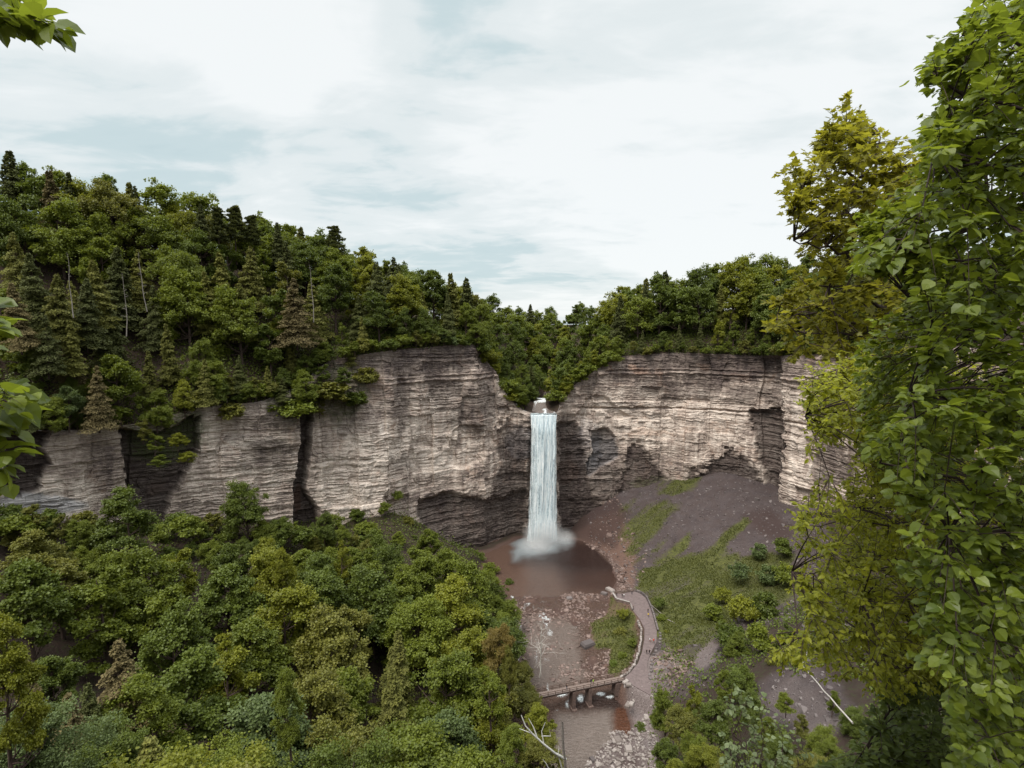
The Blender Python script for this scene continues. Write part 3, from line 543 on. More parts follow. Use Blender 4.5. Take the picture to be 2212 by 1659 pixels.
# water ---------------------------------------------------------------
def build_water():
    x = np.linspace(-32, 62, 236); y = np.linspace(92, 300, 521); X, Y = np.meshgrid(x, y, indexing='ij'); Z = wz(Y)
    V = np.stack([X, Y, Z], -1); px, py, _ = proj(V)
    j = 8*fbm(p3(X*.2, Y*.2, 5), 4, 81); q = lambda pts, soft: smooth(-soft, soft, poly_sd(px + j, py + j*.8, pts))
    pool = smooth(-1, 2, poly_sd(X, Y, POOL))
    deep = pool*np.clip(.92*q([(1120, 1170), (1290, 1165), (1350, 1230), (1330, 1285), (1230, 1275), (1200, 1230), (1110, 1215)], 22), 0, 1); deep = np.maximum(deep, .75*q([(1220, 1500), (1340, 1500), (1345, 1535), (1230, 1535)], 12))  # darker pool water, and a darker patch below the footbridge
    amber = .8*q([(1330, 1530), (1362, 1530), (1395, 1580), (1385, 1608), (1322, 1600), (1330, 1570)], 5) + .22*pool*q([(1215, 1235), (1330, 1235), (1340, 1280), (1230, 1285)], 14); 
    sky_sheen = q([(1200, 1540), (1320, 1535), (1330, 1600), (1290, 1700), (1180, 1700)], 14)*.8 + .6*q([(1120, 1330), (1250, 1340), (1260, 1480), (1150, 1490)], 18)  # where sky reflection is painted into the stream colour
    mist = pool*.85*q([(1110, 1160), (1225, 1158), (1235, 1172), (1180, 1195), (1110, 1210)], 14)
    foam = np.zeros_like(X); BEDM = smooth(-1, 2, poly_sd(X, Y, BED))
    rif = BEDM*np.clip(fbm(p3(X*.35, Y*.12, 2), 4, 86)*1.7, 0, 1)*.92*smooth(1300, 1200, px); foam = np.maximum(foam, rif)
    for a, b, rx, ry, k in ((1188, 1367, 11, 13, 1), (1193, 1399, 14, 8, .8), (1168, 1316, 14, 7, .75), (1200, 1425, 20, 7, .5), (1185, 1445, 26, 8, .5), (1240, 1462, 30, 6, .55), (1212, 1500, 22, 10, 1.15), (1254, 1509, 12, 14, 1.2), (1298, 1499, 16, 7, 1.2), (1318, 1505, 16, 6, 1.2), (1226, 1522, 9, 16, 1.1), (1290, 1455, 26, 4, .8), (1180, 1425, 14, 9, .8), (1172, 1300, 20, 5, .7), (1203, 1535, 12, 5, .8), (1205, 1470, 14, 5, .7), (1180, 1163, 52, 9, 1.1), (1225, 1166, 22, 5, .7), (1245, 1455, 12, 4, .8), (1170, 1340, 8, 8, .5)):
        foam = np.maximum(foam, .80*k*smooth(1.45, .15, np.sqrt(((px-a)/rx)**2 + ((py-b)/ry)**2)))
    chop = .22 + .78*(1 - pool) + .45*pool*q([(1150, 1232), (1310, 1228), (1335, 1280), (1140, 1290)], 14); rap = (1 - pool)
    V[..., 2] += rap*(.10*fbm(p3(X*.5, Y*.28, 0), 3, 82)) + .10*foam*np.clip(fbm(p3(X*.7, Y*.7, 0), 3, 83), 0, 1)
    o = obj('water', mesh_np('water', V.reshape(-1, 3), grid_faces(len(x), len(y)), [WATER], {k: np.clip(v, 0, 1.2).ravel() for k, v in dict(deep=deep, amber=amber, sky_sheen=sky_sheen, foam=foam, chop=chop, mist=mist).items()}, True))
    tag(o, 'brown plunge pool and shallow rocky stream running out under the footbridge', 'stream', kind='structure')
    # creek above the lip
    n = 60; t = np.linspace(0, 1, n); cx = np.interp(t, [0, .3, .6, 1], [16.6, 19, 21.5, 27]); cyy = np.interp(t, [0, 1], [287.2, 380]); ww = np.interp(t, [0, .15, .5, 1], [7.0, 5.5, 3.6, 3.2])
    a = np.linspace(-1, 1, 12); V = np.stack([cx[:, None] + a*ww[:, None], np.broadcast_to(cyy[:, None], (n, 12)), np.where(cyy > 289.5, UP(cx, cyy) + .75, 67.75)[:, None] + 0*a], -1)
    f = 1.0*smooth(.25, .8, .6 + .8*fbm(p3(V[..., 0]*.4, V[..., 1]*.30, 0), 3, 84))*smooth(345, 300, V[..., 1]); z = np.zeros(f.size)
    o = obj('creek_water', mesh_np('creek', V.reshape(-1, 3), grid_faces(n, 12), [WATER], dict(foam=f.ravel(), deep=z + .3, amber=z, sky_sheen=z + .6, chop=z + .5, mist=z), True)); tag(o, 'creek running to the lip of the falls between trees', 'creek', kind='structure')
build_water()

def build_falls():
    nx, ny = 110, 300; mb_V, mb_F, A = [], [], {k: [] for k in ('across', 'down', 'thick', 'sheet')}; n0 = 0
    x = np.linspace(-1, 1, nx); t = np.linspace(0, 1, ny); U, T = np.meshgrid(x, t, indexing='ij')
    for sh, (dy, wid, th) in enumerate(((0, 1.0, .62), (-.7, .97, .30), (-1.4, .9, .05))):
        z = 67.9 - 68.2*T; fall = 67.9 - z
        xc = 16.4 + .1*T - .8*T**2; w = (7.5 + .3*T + 1.1*T**3)*wid + .35*fbm(p3(T*14, 0, sh*7), 3, 99)
        X = xc + U*w + .35*fbm(p3(U*9, T*3, sh*5), 3, 91 + sh)*smooth(0, .2, T)
        lip = .8*fbm(p3(U*4, 0, 0), 2, 95)
        Yv = 288.0 + dy*smooth(0, .15, T) + lip - 1.2*np.sqrt(np.clip(fall, 0, 80))*.38 - .9*np.exp(-(U/.75)**2) + .55*fbm(p3(U*11, T*2.2, sh*3), 4, 96 + sh) + .3*fbm(p3(U*26, T*14, sh), 3, 97)
        Yv = np.where(T < .012, 288.6 + lip - .9*np.exp(-(U/.75)**2), Yv)
        mb_V.append(np.stack([X, Yv, z], -1).reshape(-1, 3)); mb_F.append(grid_faces(nx, ny) + n0); n0 += nx*ny
        edge = smooth(1.0, .80, np.abs(U)); edge = edge*(.6 + .4*smooth(-1.0, -.55, U)) 
        thick = (th + .38*np.exp(-((U - .25)/.6)**2) + .3*smooth(.12, .0, T) + .35*smooth(.8, 1, T))*edge - .9*(1-edge) - .25*smooth(-.35, -.8, U)*smooth(.05, .2, T)
        for k, v in (('across', U*w), ('down', T*68), ('thick', thick), ('sheet', U*0 + sh)): A[k].append(v.ravel())
    o = obj('waterfall', mesh_np('waterfall', np.concatenate(mb_V), [np.concatenate(mb_F)], [FALLS], {k: np.concatenate(v) for k, v in A.items()}, True))
    tag(o, 'tall white single-drop waterfall plunging from the notch into the brown pool', 'waterfall')
    # spray at the foot
    t = NT('spray'); tc = t.N.new('ShaderNodeTexCoord'); ln = t.N.new('ShaderNodeVectorMath'); ln.operation = 'LENGTH'; t.L.new(tc.outputs['Object'], ln.inputs[0])
    nz = t.noise((.16, .16, .13), 4, .6, .6); fall = t.math('POWER', t.ramp(ln.outputs['Value'], (.0, 1.0), (.97, 0.0)), 1.7)
    den = t.math('MULTIPLY', t.math('MULTIPLY', fall, t.ramp(nz, (.15, .0), (.70, 1.0))), .50)
    vs = t.N.new('ShaderNodeVolumePrincipled'); vs.inputs['Color'].default_value = (1, 1, 1, 1); t.L.new(den, vs.inputs['Density'])
    t.L.new(vs.outputs[0], t.out.inputs['Volume'])
    def ball(n, c, r):
        th = np.linspace(0, math.pi, 13); ph = np.linspace(0, 2*math.pi, 21)
        A, B = np.meshgrid(th, ph, indexing='ij'); V = np.stack([np.sin(A)*np.cos(B), np.sin(A)*np.sin(B), np.cos(A)], -1)
        o = obj(n, mesh_np(n, V.reshape(-1, 3), grid_faces(13, 21), [t.m], None, True)); o.location = c; o.scale = r; return o
    tag(ball('mist', (16.5, 281, 2), (13, 10, 16)), 'white spray cloud where the falls strike the pool', 'mist', kind='stuff')
    tag(ball('mist', (12, 274, .5), (11, 11, 6)), 'thin spray drifting low over the pool in front of the falls', 'mist', kind='stuff')
    tag(ball('mist', (27, 284, 1), (9, 7, 7)), 'thin spray drifting against the rocks right of the falls', 'mist', kind='stuff')
build_falls()

# ------------------------------------------------------------------ tree kinds
RNG = np.random.default_rng(7)
def rand_dir(rng, n): return unit(rng.normal(size=(n, 3)))
def broadleaf(name, seed, H, R, nleaf, lsize, ov=1.0, open_=0.0, low=.10, tpl=KITE, cone=.30):
    rng = np.random.default_rng(seed); mb, tb = MB(), MB()
    cz = H*(low + (1-low)*.48); hz = H*(1-low)*.54
    nl = int(46*ov) + 8
    lean = rng.normal(0, .03*H, 2); tp = np.array([(lean[0]*t*t, lean[1]*t*t, H*.86*t) for t in np.linspace(0, 1, 7)]); tb.tube(tp, np.linspace(.018*H, .003*H, 7), 7)
    d = rand_dir(rng, nl*3); d = d[d[:, 2] > -.75][:nl]; k = np.linspace(.50, 1.0, len(d)); rng.shuffle(k); k = np.where(d[:, 2] > .5, np.maximum(k, .68), k); k = k*rng.uniform(.80, 1.14, len(d))
    prof = 1 - cone*np.clip(d[:, 2], 0, 1) - .15*np.clip(-d[:, 2], 0, 1)
    cen = np.stack([d[:, 0]*R*k*prof, d[:, 1]*R*k*prof, cz + d[:, 2]*hz*k], -1)
    rl = R*rng.uniform(.17, .38, len(d))
    w = rl**2; cnt = (nleaf*w/w.sum()).astype(int)
    for c, r, n in zip(cen, rl, cnt):
        a = tp[np.argmin(abs(tp[:, 2] - max(H*.2, c[2] - .28*np.hypot(c[0], c[1]) - .1*H)))]
        m = (a + c)/2 + rng.normal(0, .04*R, 3) + (0, 0, -.03*H); tb.tube([a, m, c], [.006*H, .0042*H, .0015*H], 5)
        ns = 8; sd = rand_dir(rng, ns); sd[:, 2] = sd[:, 2]*.75 + .15; sc = c + sd*r*.75; srr = r*rng.uniform(.26, .52, ns); stn = rng.uniform(0, 1, ns)
        pick = rng.integers(0, ns, n); q = rand_dir(rng, n)*(rng.uniform(.25, 1, n)**.5)[:, None]; q[:, 2] *= .78
        pos = sc[pick] + q*srr[pick][:, None]*np.where(rng.uniform(size=n) < .22, rng.uniform(1.2, 2.3, n), 1.0)[:, None]
        out = unit(pos - np.array((0, 0, cz - hz*.3))); nrm = unit(np.array((0, 0, .70)) + out*.55 + rng.normal(0, .55, (n, 3)))
        al = out*(.6, .6, .2) + rng.normal(0, .6, (n, 3)) + (0, 0, -.25)
        leaves(mb, pos, al, nrm, lsize*rng.uniform(.7, 1.3, n), tpl, np.clip(.55*stn[pick] + .45*rng.uniform(0, 1, n), 0, 1))
    return mb.mesh(name + '_crown', [LEAF['mid']]), tb.mesh(name + '_trunk', [BARK])
def hemlock(name, seed, H, R, lsize, nb=130, per=34, droop=.30, sparse=0.0, base=.12):
    rng = np.random.default_rng(seed); mb, tb = MB(), MB()
    tp = np.array([(.01*H*math.sin(3*t + seed), .01*H*math.cos(2*t + seed), H*t) for t in np.linspace(0, 1, 9)]); tb.tube(tp, np.linspace(.014*H, .0015*H, 9), 6)
    for b in range(nb):
        t = base + (1-base)*((b + rng.uniform(0, 1))/nb)**1.05
        if rng.uniform() < sparse: continue
        L = R*((1 - t)/(1-base))**.85*rng.uniform(.35, 1.2) + .25; az = rng.uniform(0, 2*math.pi) if b % 2 else b*2.4
        h = np.array((math.cos(az), math.sin(az), 0)); s = np.array((-h[1], h[0], 0)); p0 = np.array((0, 0, H*t*.985))
        u = np.linspace(0, 1, 5); br = p0 + h*(L*u)[:, None] + np.array((0, 0, 1))*((.12*L*u - droop*L*u*u*1.3))[:, None]
        if L > .3*R: tb.tube(br[:4], np.linspace(.0035*H, .001*H, 4), 4)
        n = max(6, int(per*(.35 + L/R))); uu = rng.uniform(.18, 1.0, n)**.8; side = rng.uniform(-1, 1, n)*(.42*L)*np.sin(np.clip(uu*2.6, 0, math.pi))*1.0
        pos = p0 + h*(L*uu)[:, None] + s*side[:, None]; pos[:, 2] += .12*L*uu - droop*L*uu*uu*1.3 - abs(side)*.3 + rng.normal(0, .16, n)
        al = h*.7 + s*np.sign(side)[:, None]*.6 + rng.normal(0, .25, (n, 3)) + (0, 0, -.35); nrm = np.array((0, 0, .8)) + h*.45 + rng.normal(0, .5, (n, 3))
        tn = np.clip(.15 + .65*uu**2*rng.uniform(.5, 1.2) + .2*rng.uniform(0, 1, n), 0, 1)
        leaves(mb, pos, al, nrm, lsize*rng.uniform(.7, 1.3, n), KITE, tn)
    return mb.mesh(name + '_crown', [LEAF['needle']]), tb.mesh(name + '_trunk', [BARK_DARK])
def pine(name, seed, H, R, lsize):
    rng = np.random.default_rng(seed); mb, tb = MB(), MB()
    tp = np.array([(0, 0, H*t) for t in np.linspace(0, 1, 8)]); tb.tube(tp, np.linspace(.015*H, .002*H, 8), 6)
    for b in range(30):
        t = .42 + .57*b/29; az = b*2.4 + rng.uniform(-.5, .5); L = R*(1.12 - t)**.7*rng.uniform(.55, 1.25)*1.25
        h = np.array((math.cos(az), math.sin(az), 0)); p0 = np.array((0, 0, H*t)); u = np.linspace(0, 1, 5)
        br = p0 + h*(L*u)[:, None] + np.array((0, 0, 1))*(.22*L*u*u)[:, None]; tb.tube(br, np.linspace(.004*H, .001*H, 5), 4)
        for c in range(5):
            uu = rng.uniform(.45, 1.05); cc = p0 + h*L*uu + (0, 0, .22*L*uu*uu + .15) + rng.normal(0, .14*L, 3)*(1, 1, .15); n = 34
            q = rand_dir(rng, n); q[:, 2] *= .4; pos = cc + q*rng.uniform(.1, .18*R + .25, n)[:, None]
            leaves(mb, pos, q + (0, 0, .5), rand_dir(rng, n) + (0, 0, .8), lsize*rng.uniform(.7, 1.3, n), KITE, np.clip(rng.uniform(0, .8, n), 0, 1))
    return mb.mesh(name + '_crown', [LEAF['needle']]), tb.mesh(name + '_trunk', [BARK_DARK])
def bare(name, seed, H, nb=22, spread=.22, mat=None, up=.35, r0=.010, fork=True):
    rng = np.random.default_rng(seed); tb, bb = MB(), MB(); n = 9
    w = rng.normal(0, .010*H, (n, 2)).cumsum(0); tp = np.array([(w[i, 0], w[i, 1], H*i/(n-1)) for i in range(n)]); tb.tube(tp, np.linspace(r0*H, .002*H, n), 6)
    for b in range(nb):
        t = rng.uniform(.28, .98); k = t*(n-1); i = int(k); p0 = tp[i]*(1-(k-i)) + tp[min(i+1, n-1)]*(k-i); az = rng.uniform(0, 6.28); L = H*spread*(1.15 - t)*rng.uniform(.5, 1.4)
        h = np.array((math.cos(az), math.sin(az), 0)); u = np.linspace(0, 1, 5); br = p0 + h*(L*u)[:, None] + np.array((0, 0, 1))*(up*L*u)[:, None] + rng.normal(0, .04*L, (5, 3))*u[:, None]
        bb.tube(br, np.linspace(.0034*H, .0009*H, 5), 4)
        if fork:
            for j in range(3):
                a = br[rng.integers(1, 4)]; e = a + (h*rng.uniform(.2, .5) + rng.normal(0, .35, 3) + (0, 0, .2))*L*.6; bb.tube([a, (a+e)/2 + rng.normal(0, .03*L, 3), e], [.0018*H, .0013*H, .0006*H], 4)
    return bb.mesh(name + '_limbs', [mat or BARK_GREY]), tb.mesh(name + '_trunk', [mat or BARK_GREY])

# far, middle and near builds of each kind; (crown mesh, trunk mesh, nominal height, nominal radius)
BL_FAR = [(*broadleaf('far_broadleaf', 100+i, 22, (6.6, 5.8, 7.4, 5.4)[i], 11000, .58, (.9, .6, 1.1, .7)[i], cone=(.3, .5, .2, .55)[i]), 22, (6.6, 5.8, 7.4, 5.4)[i]) for i in range(4)]
BL_MID = [(*broadleaf('mid_broadleaf', 120+i, 20, (6.4, 5.4, 7.2, 5.8, 4.6)[i], 26000, .40, (1.0, .55, 1.3, .75, .45)[i], cone=(.3, .55, .2, .4, .62)[i]), 20, (6.4, 5.4, 7.2, 5.8, 4.6)[i]) for i in range(5)]
BL_NEAR = [(*broadleaf('near_broadleaf', 140+i, 18, (5.6, 4.8, 6.4, 4.2)[i], 60000, .235, (1.1, .6, 1.3, .5)[i], cone=(.3, .55, .2, .6)[i]), 18, (5.6, 4.8, 6.4, 4.2)[i]) for i in range(4)]
HEM_FAR = [(*hemlock('far_hemlock', 160+i, 24, (5.2, 4.6, 5.8)[i], .52, 170, 80), 24, 4.8) for i in range(3)]
HEM_MID = [(*hemlock('mid_hemlock', 170+i, 22, (5.2, 4.4, 5.6)[i], .36, 210, 130, sparse=(.08, .2, .35)[i]), 22, 4.7) for i in range(3)]
PINES = [(*pine('pine', 180+i, 24, (5.0, 4.2)[i], .75), 24, 4.5) for i in range(2)]
BARES = [(*bare('bare', 190+i, 20, (26, 12, 24)[i], (.16, .08, .30)[i], r0=(.010, .010, .009)[i], mat=BARK_PALE if i == 2 else None), 20, 3) for i in range(3)]
BUSH = [(*broadleaf('bush', 200+i, 4.0, (2.3, 2.8, 2.0)[i], 2600, .36, .6, low=.05), 4.0, (2.3, 2.8, 2.0)[i]) for i in range(3)]

NUM = 'first second third fourth fifth sixth seventh eighth ninth tenth eleventh twelfth thirteenth fourteenth fifteenth sixteenth seventeenth eighteenth nineteenth twentieth'.split()
NUM += ['twenty-' + n for n in NUM[:9]] + ['thirtieth'] + ['thirty-' + n for n in NUM[:9]]
TREES = []      # candidates: dict(pos, h, kind, mesh, tone, zone)
def cand(pos, h, kind, tone, zone, wide=1.0, var=None, label=None, keep=False):
    dist = float(np.linalg.norm(np.asarray(pos) - CAMP)); r = random.Random(int(abs(pos[0])*91 + abs(pos[1])*57 + 3))
    if kind in ('broadleaf_tree',): pool = BL_FAR if dist > 300 else BL_MID if dist > 140 else BL_NEAR
    elif kind == 'hemlock_tree': pool = HEM_FAR if dist > 290 else HEM_MID
    elif kind == 'pine_tree': pool = PINES
    elif kind == 'dead_tree': pool = BARES
    else: pool = BUSH
    v = pool[r.randrange(len(pool)) if var is None else var % len(pool)]
    TREES.append(dict(pos=np.asarray(pos, float), h=h, kind=kind, v=v, tone=tone, zone=zone, wide=wide, rot=r.uniform(0, 6.28), label=label, keep=keep, tilt=(r.uniform(-.05, .05), r.uniform(-.05, .05))))
def at_top(px, py_top, Y, h): p = P(px, py_top, Y); return p - (0, 0, h)
def at_foot(px, py, Y): return P(px, py, Y)

def poisson(pts, r):
    keep = []; g = {}
    for i, (p, rr) in enumerate(zip(pts, r)):
        k = (int(p[0]//6), int(p[1]//6)); ok = True
        for a in range(-2, 3):
            for b in range(-2, 3):
                for j in g.get((k[0]+a, k[1]+b), ()):
                    if (pts[j][0]-p[0])**2 + (pts[j][1]-p[1])**2 < (.5*(rr + r[j]))**2: ok = False; break
                if not ok: break
            if not ok: break
        if ok: keep.append(i); g.setdefault(k, []).append(i)
    return keep
def upper_forest():
    rng = np.random.default_rng(21); n = 9000
    si = rng.uniform(10, NS-10, n); d = np.where(rng.uniform(size=n) < .75, rng.uniform(1.5, 85, n), rng.uniform(85, 330, n))
    p = upper(si, d); px, py, dep = proj(p); ok = (px > -180) & (px < 2150)
    creek = (abs(p[:, 0] - np.interp(p[:, 1], [287, 320, 350, 400, 480, 600], [16.4, 19.5, 22, 28, 42, 60])) < np.interp(p[:, 1], [287, 300, 340, 600], [9, 6, 4.5, 4])) & (p[:, 1] > 283)
    falls = (abs(px - 1170) < 48) & (d < 6); ok &= ~creek & ~falls & ~((d > 100) & ((px < 900) | (px > 1420)))
    p, px, py, d = p[ok], px[ok], py[ok], d[ok]
    sp = np.where(d < 10, 7.2, np.where(d < 100, 9.8, 13.0)); ks = poisson(p, sp)
    for i in ks:
        q, x, dd = p[i], px[i], d[i]; u = rng.uniform(); hh = rng.uniform(25, 35)
        notch = q[1] > 292 and 1040 < x < 1330
        if x < 1040 and not notch:
            zone = 'far left' if x < 260 else 'mid left' if x < 560 else 'inner left' if x < 820 else 'left shoulder'
            ph = (.46 if dd < 40 else .14) if x < 760 else (.28 if dd < 25 else .08)
            if dd < 12: hh = rng.uniform(17, 26)
            if u < ph: kind, tone = 'hemlock_tree', rng.choice(['needle', 'needle', 'needle_light', 'needle_light', 'needle_brown'], p=[.2, .2, .30, .20, .10])
            elif u < ph + .05 and dd > 35 and 300 < x < 720: kind, tone = 'pine_tree', 'needle'; hh += 4
            else: kind, tone = 'broadleaf_tree', rng.choice(['deep', 'mid', 'yellow', 'olive'], p=[.30, .50, .14, .06] if x < 760 else [.24, .44, .27, .05])
            if dd < 4: hh *= .8
        elif notch or (x < 1330 and dd > 60):
            zone = 'notch left' if x < 1175 else 'notch right'
            kind, tone = ('hemlock_tree', 'needle') if u < .10 else ('broadleaf_tree', rng.choice(['deep', 'mid', 'yellow'], p=[.45, .38, .17])); hh = rng.uniform(14, 20) if q[1] < 345 else rng.uniform(20, 27)
        else:
            zone = 'right rim'; kind, tone = ('hemlock_tree', rng.choice(['needle', 'needle_light'])) if u < .22 else ('broadleaf_tree', rng.choice(['deep', 'mid', 'yellow'], p=[.42, .38, .20]))
            if dd < 8: hh = rng.uniform(10, 16)
        cand(q - (0, 0, .4), hh, kind, str(tone), zone, rng.uniform(.88, 1.15) if dd >= 6 else .8)
upper_forest()
def ledge_trees():
    Z = 'ledge'
    for px, py, Y, h, k, t, w in ((262, 925, 186, 27, 'broadleaf_tree', 'mid', 1.05), (215, 935, 176, 22, 'hemlock_tree', 'needle_brown', 1.0), (340, 935, 190, 15, 'broadleaf_tree', 'mid', 1.0), (400, 905, 198, 14, 'broadleaf_tree', 'yellow', .9), (445, 880, 201, 18, 'hemlock_tree', 'needle_light', 1.0),
            (150, 935, 172, 16, 'broadleaf_tree', 'grey', 1.0), (110, 940, 168, 13, 'broadleaf_tree', 'mid', 1.0), (60, 935, 163, 14, 'hemlock_tree', 'needle', 1.1), (20, 930, 160, 12, 'broadleaf_tree', 'deep', 1.1), (660, 885, 224, 16, 'broadleaf_tree', 'mid', 1.1), (690, 905, 230, 10, 'broadleaf_tree', 'olive', 1.2), (580, 850, 216, 11, 'hemlock_tree', 'needle_light', 1.2), (720, 870, 231, 9, 'bush', 'olive', 1.6), (770, 880, 238, 7, 'bush', 'deep', 1.5), (700, 835, 232, 10, 'broadleaf_tree', 'deep', 1.3), (640, 905, 222, 8, 'bush', 'mid', 1.6), (790, 830, 243, 7, 'bush', 'olive', 1.4), (500, 905, 206, 6, 'bush', 'olive', 1.5), (460, 850, 205, 12, 'broadleaf_tree', 'mid', 1.2), (520, 850, 212, 13, 'hemlock_tree', 'needle', 1.2), (760, 795, 243, 12, 'hemlock_tree', 'needle_light', 1.2), (840, 775, 254, 11, 'broadleaf_tree', 'olive', 1.2), (930, 765, 270, 11, 'hemlock_tree', 'needle_brown', 1.2), (980, 760, 277, 10, 'broadleaf_tree', 'grey', 1.0), (880, 770, 262, 12, 'broadleaf_tree', 'deep', 1.1), (610, 870, 219, 10, 'hemlock_tree', 'needle', 1.2), (540, 868, 212, 8, 'broadleaf_tree', 'mid', 1.2), (600, 770, 236, 16, 'broadleaf_tree', 'yellow', .9), (745, 840, 234, 9, 'broadleaf_tree', 'deep', 1.3), (480, 870, 205, 9, 'broadleaf_tree', 'deep', 1.2),
            (335, 985, 184, 8, 'broadleaf_tree', 'mid', 1.5), (385, 975, 190, 7, 'broadleaf_tree', 'yellow', 1.5), (310, 960, 184, 9, 'broadleaf_tree', 'olive', 1.2), (405, 1005, 190, 5, 'broadleaf_tree', 'yellow', 1.6), (345, 1015, 183, 5, 'broadleaf_tree', 'mid', 1.8)):
        cand(at_foot(px, py, Y), h, k, t, Z, w, keep=True)
    # skyline and standouts
    cand(at_top(727, 492, 286, 26), 26, 'pine_tree', 'needle', 'sky', 1.0, 0, 'lone dark pine standing up above the left skyline over the cliff corner', True)
    for px, py, Y, h in ((505, 450, 256, 25), (470, 452, 250, 24), (545, 468, 260, 22), (290, 398, 240, 24), (600, 480, 268, 22), (430, 440, 250, 22), (150, 372, 230, 24)): cand(at_top(px, py, Y, h), h, 'pine_tree' if px in (505, 545, 470) else 'hemlock_tree', 'needle', 'skyline left', 1.0, keep=True)
    cand(at_top(635, 545, 232, 40), 30, 'hemlock_tree', 'needle_brown', 'sky', 1.25, 2, 'brownish thin hemlock with layered branches beside a bare grey trunk on the left slope', True)
    for px, y0, Y, h, l in ((672, 570, 233, 24, 'bare grey dead trunk beside the brownish hemlock on the left slope'), (147, 545, 174, 20, 'pale broken dead trunk in front of the far left slope'), (262, 590, 188, 21, 'leaning grey dead trunk between hemlocks on the left slope'), (310, 545, 192, 20, 'thin upright grey dead trunk just right of the leaning dead trunk')):
        cand(at_top(px, y0, Y, h), h, 'dead_tree', None, 'dead', .9, 1, l, True)
    cand(at_top(1395, 615, 322, 24), 24, 'hemlock_tree', 'needle', 'sky', 1.0, None, 'dark pointed hemlock at the left end of the right rim trees', True)
    cand(at_top(1580, 625, 312, 22), 20, 'broadleaf_tree', 'yellow', 'sky', .9, None, 'bright yellow-green maple standing out among the trees above the right cliff', True)
    cand(at_top(1610, 548, 338, 24), 24, 'broadleaf_tree', 'deep', 'sky', .9, None, 'tallest treetop on the skyline above the right cliff', True)
    for px, py, Y, h, t in ((1205, 870, 303, 9, 'mid'), (1225, 850, 302, 12, 'mid'), (1255, 825, 305, 12, 'yellow'), (1285, 805, 307, 11, 'mid'), (1315, 780, 309, 10, 'olive'), (1135, 885, 294, 9, 'deep'), (1115, 865, 296, 12, 'mid'), (1095, 835, 296, 12, 'deep'), (1070, 800, 294, 12, 'mid'), (1050, 770, 292, 12, 'yellow'), (1150, 870, 303, 9, 'deep'), (1200, 835, 318, 14, 'mid'), (1160, 850, 318, 14, 'deep'), (1125, 838, 312, 14, 'mid')): cand(at_foot(px, py, Y), h, 'broadleaf_tree', t, 'notch foot', 1.0, keep=True)
ledge_trees()

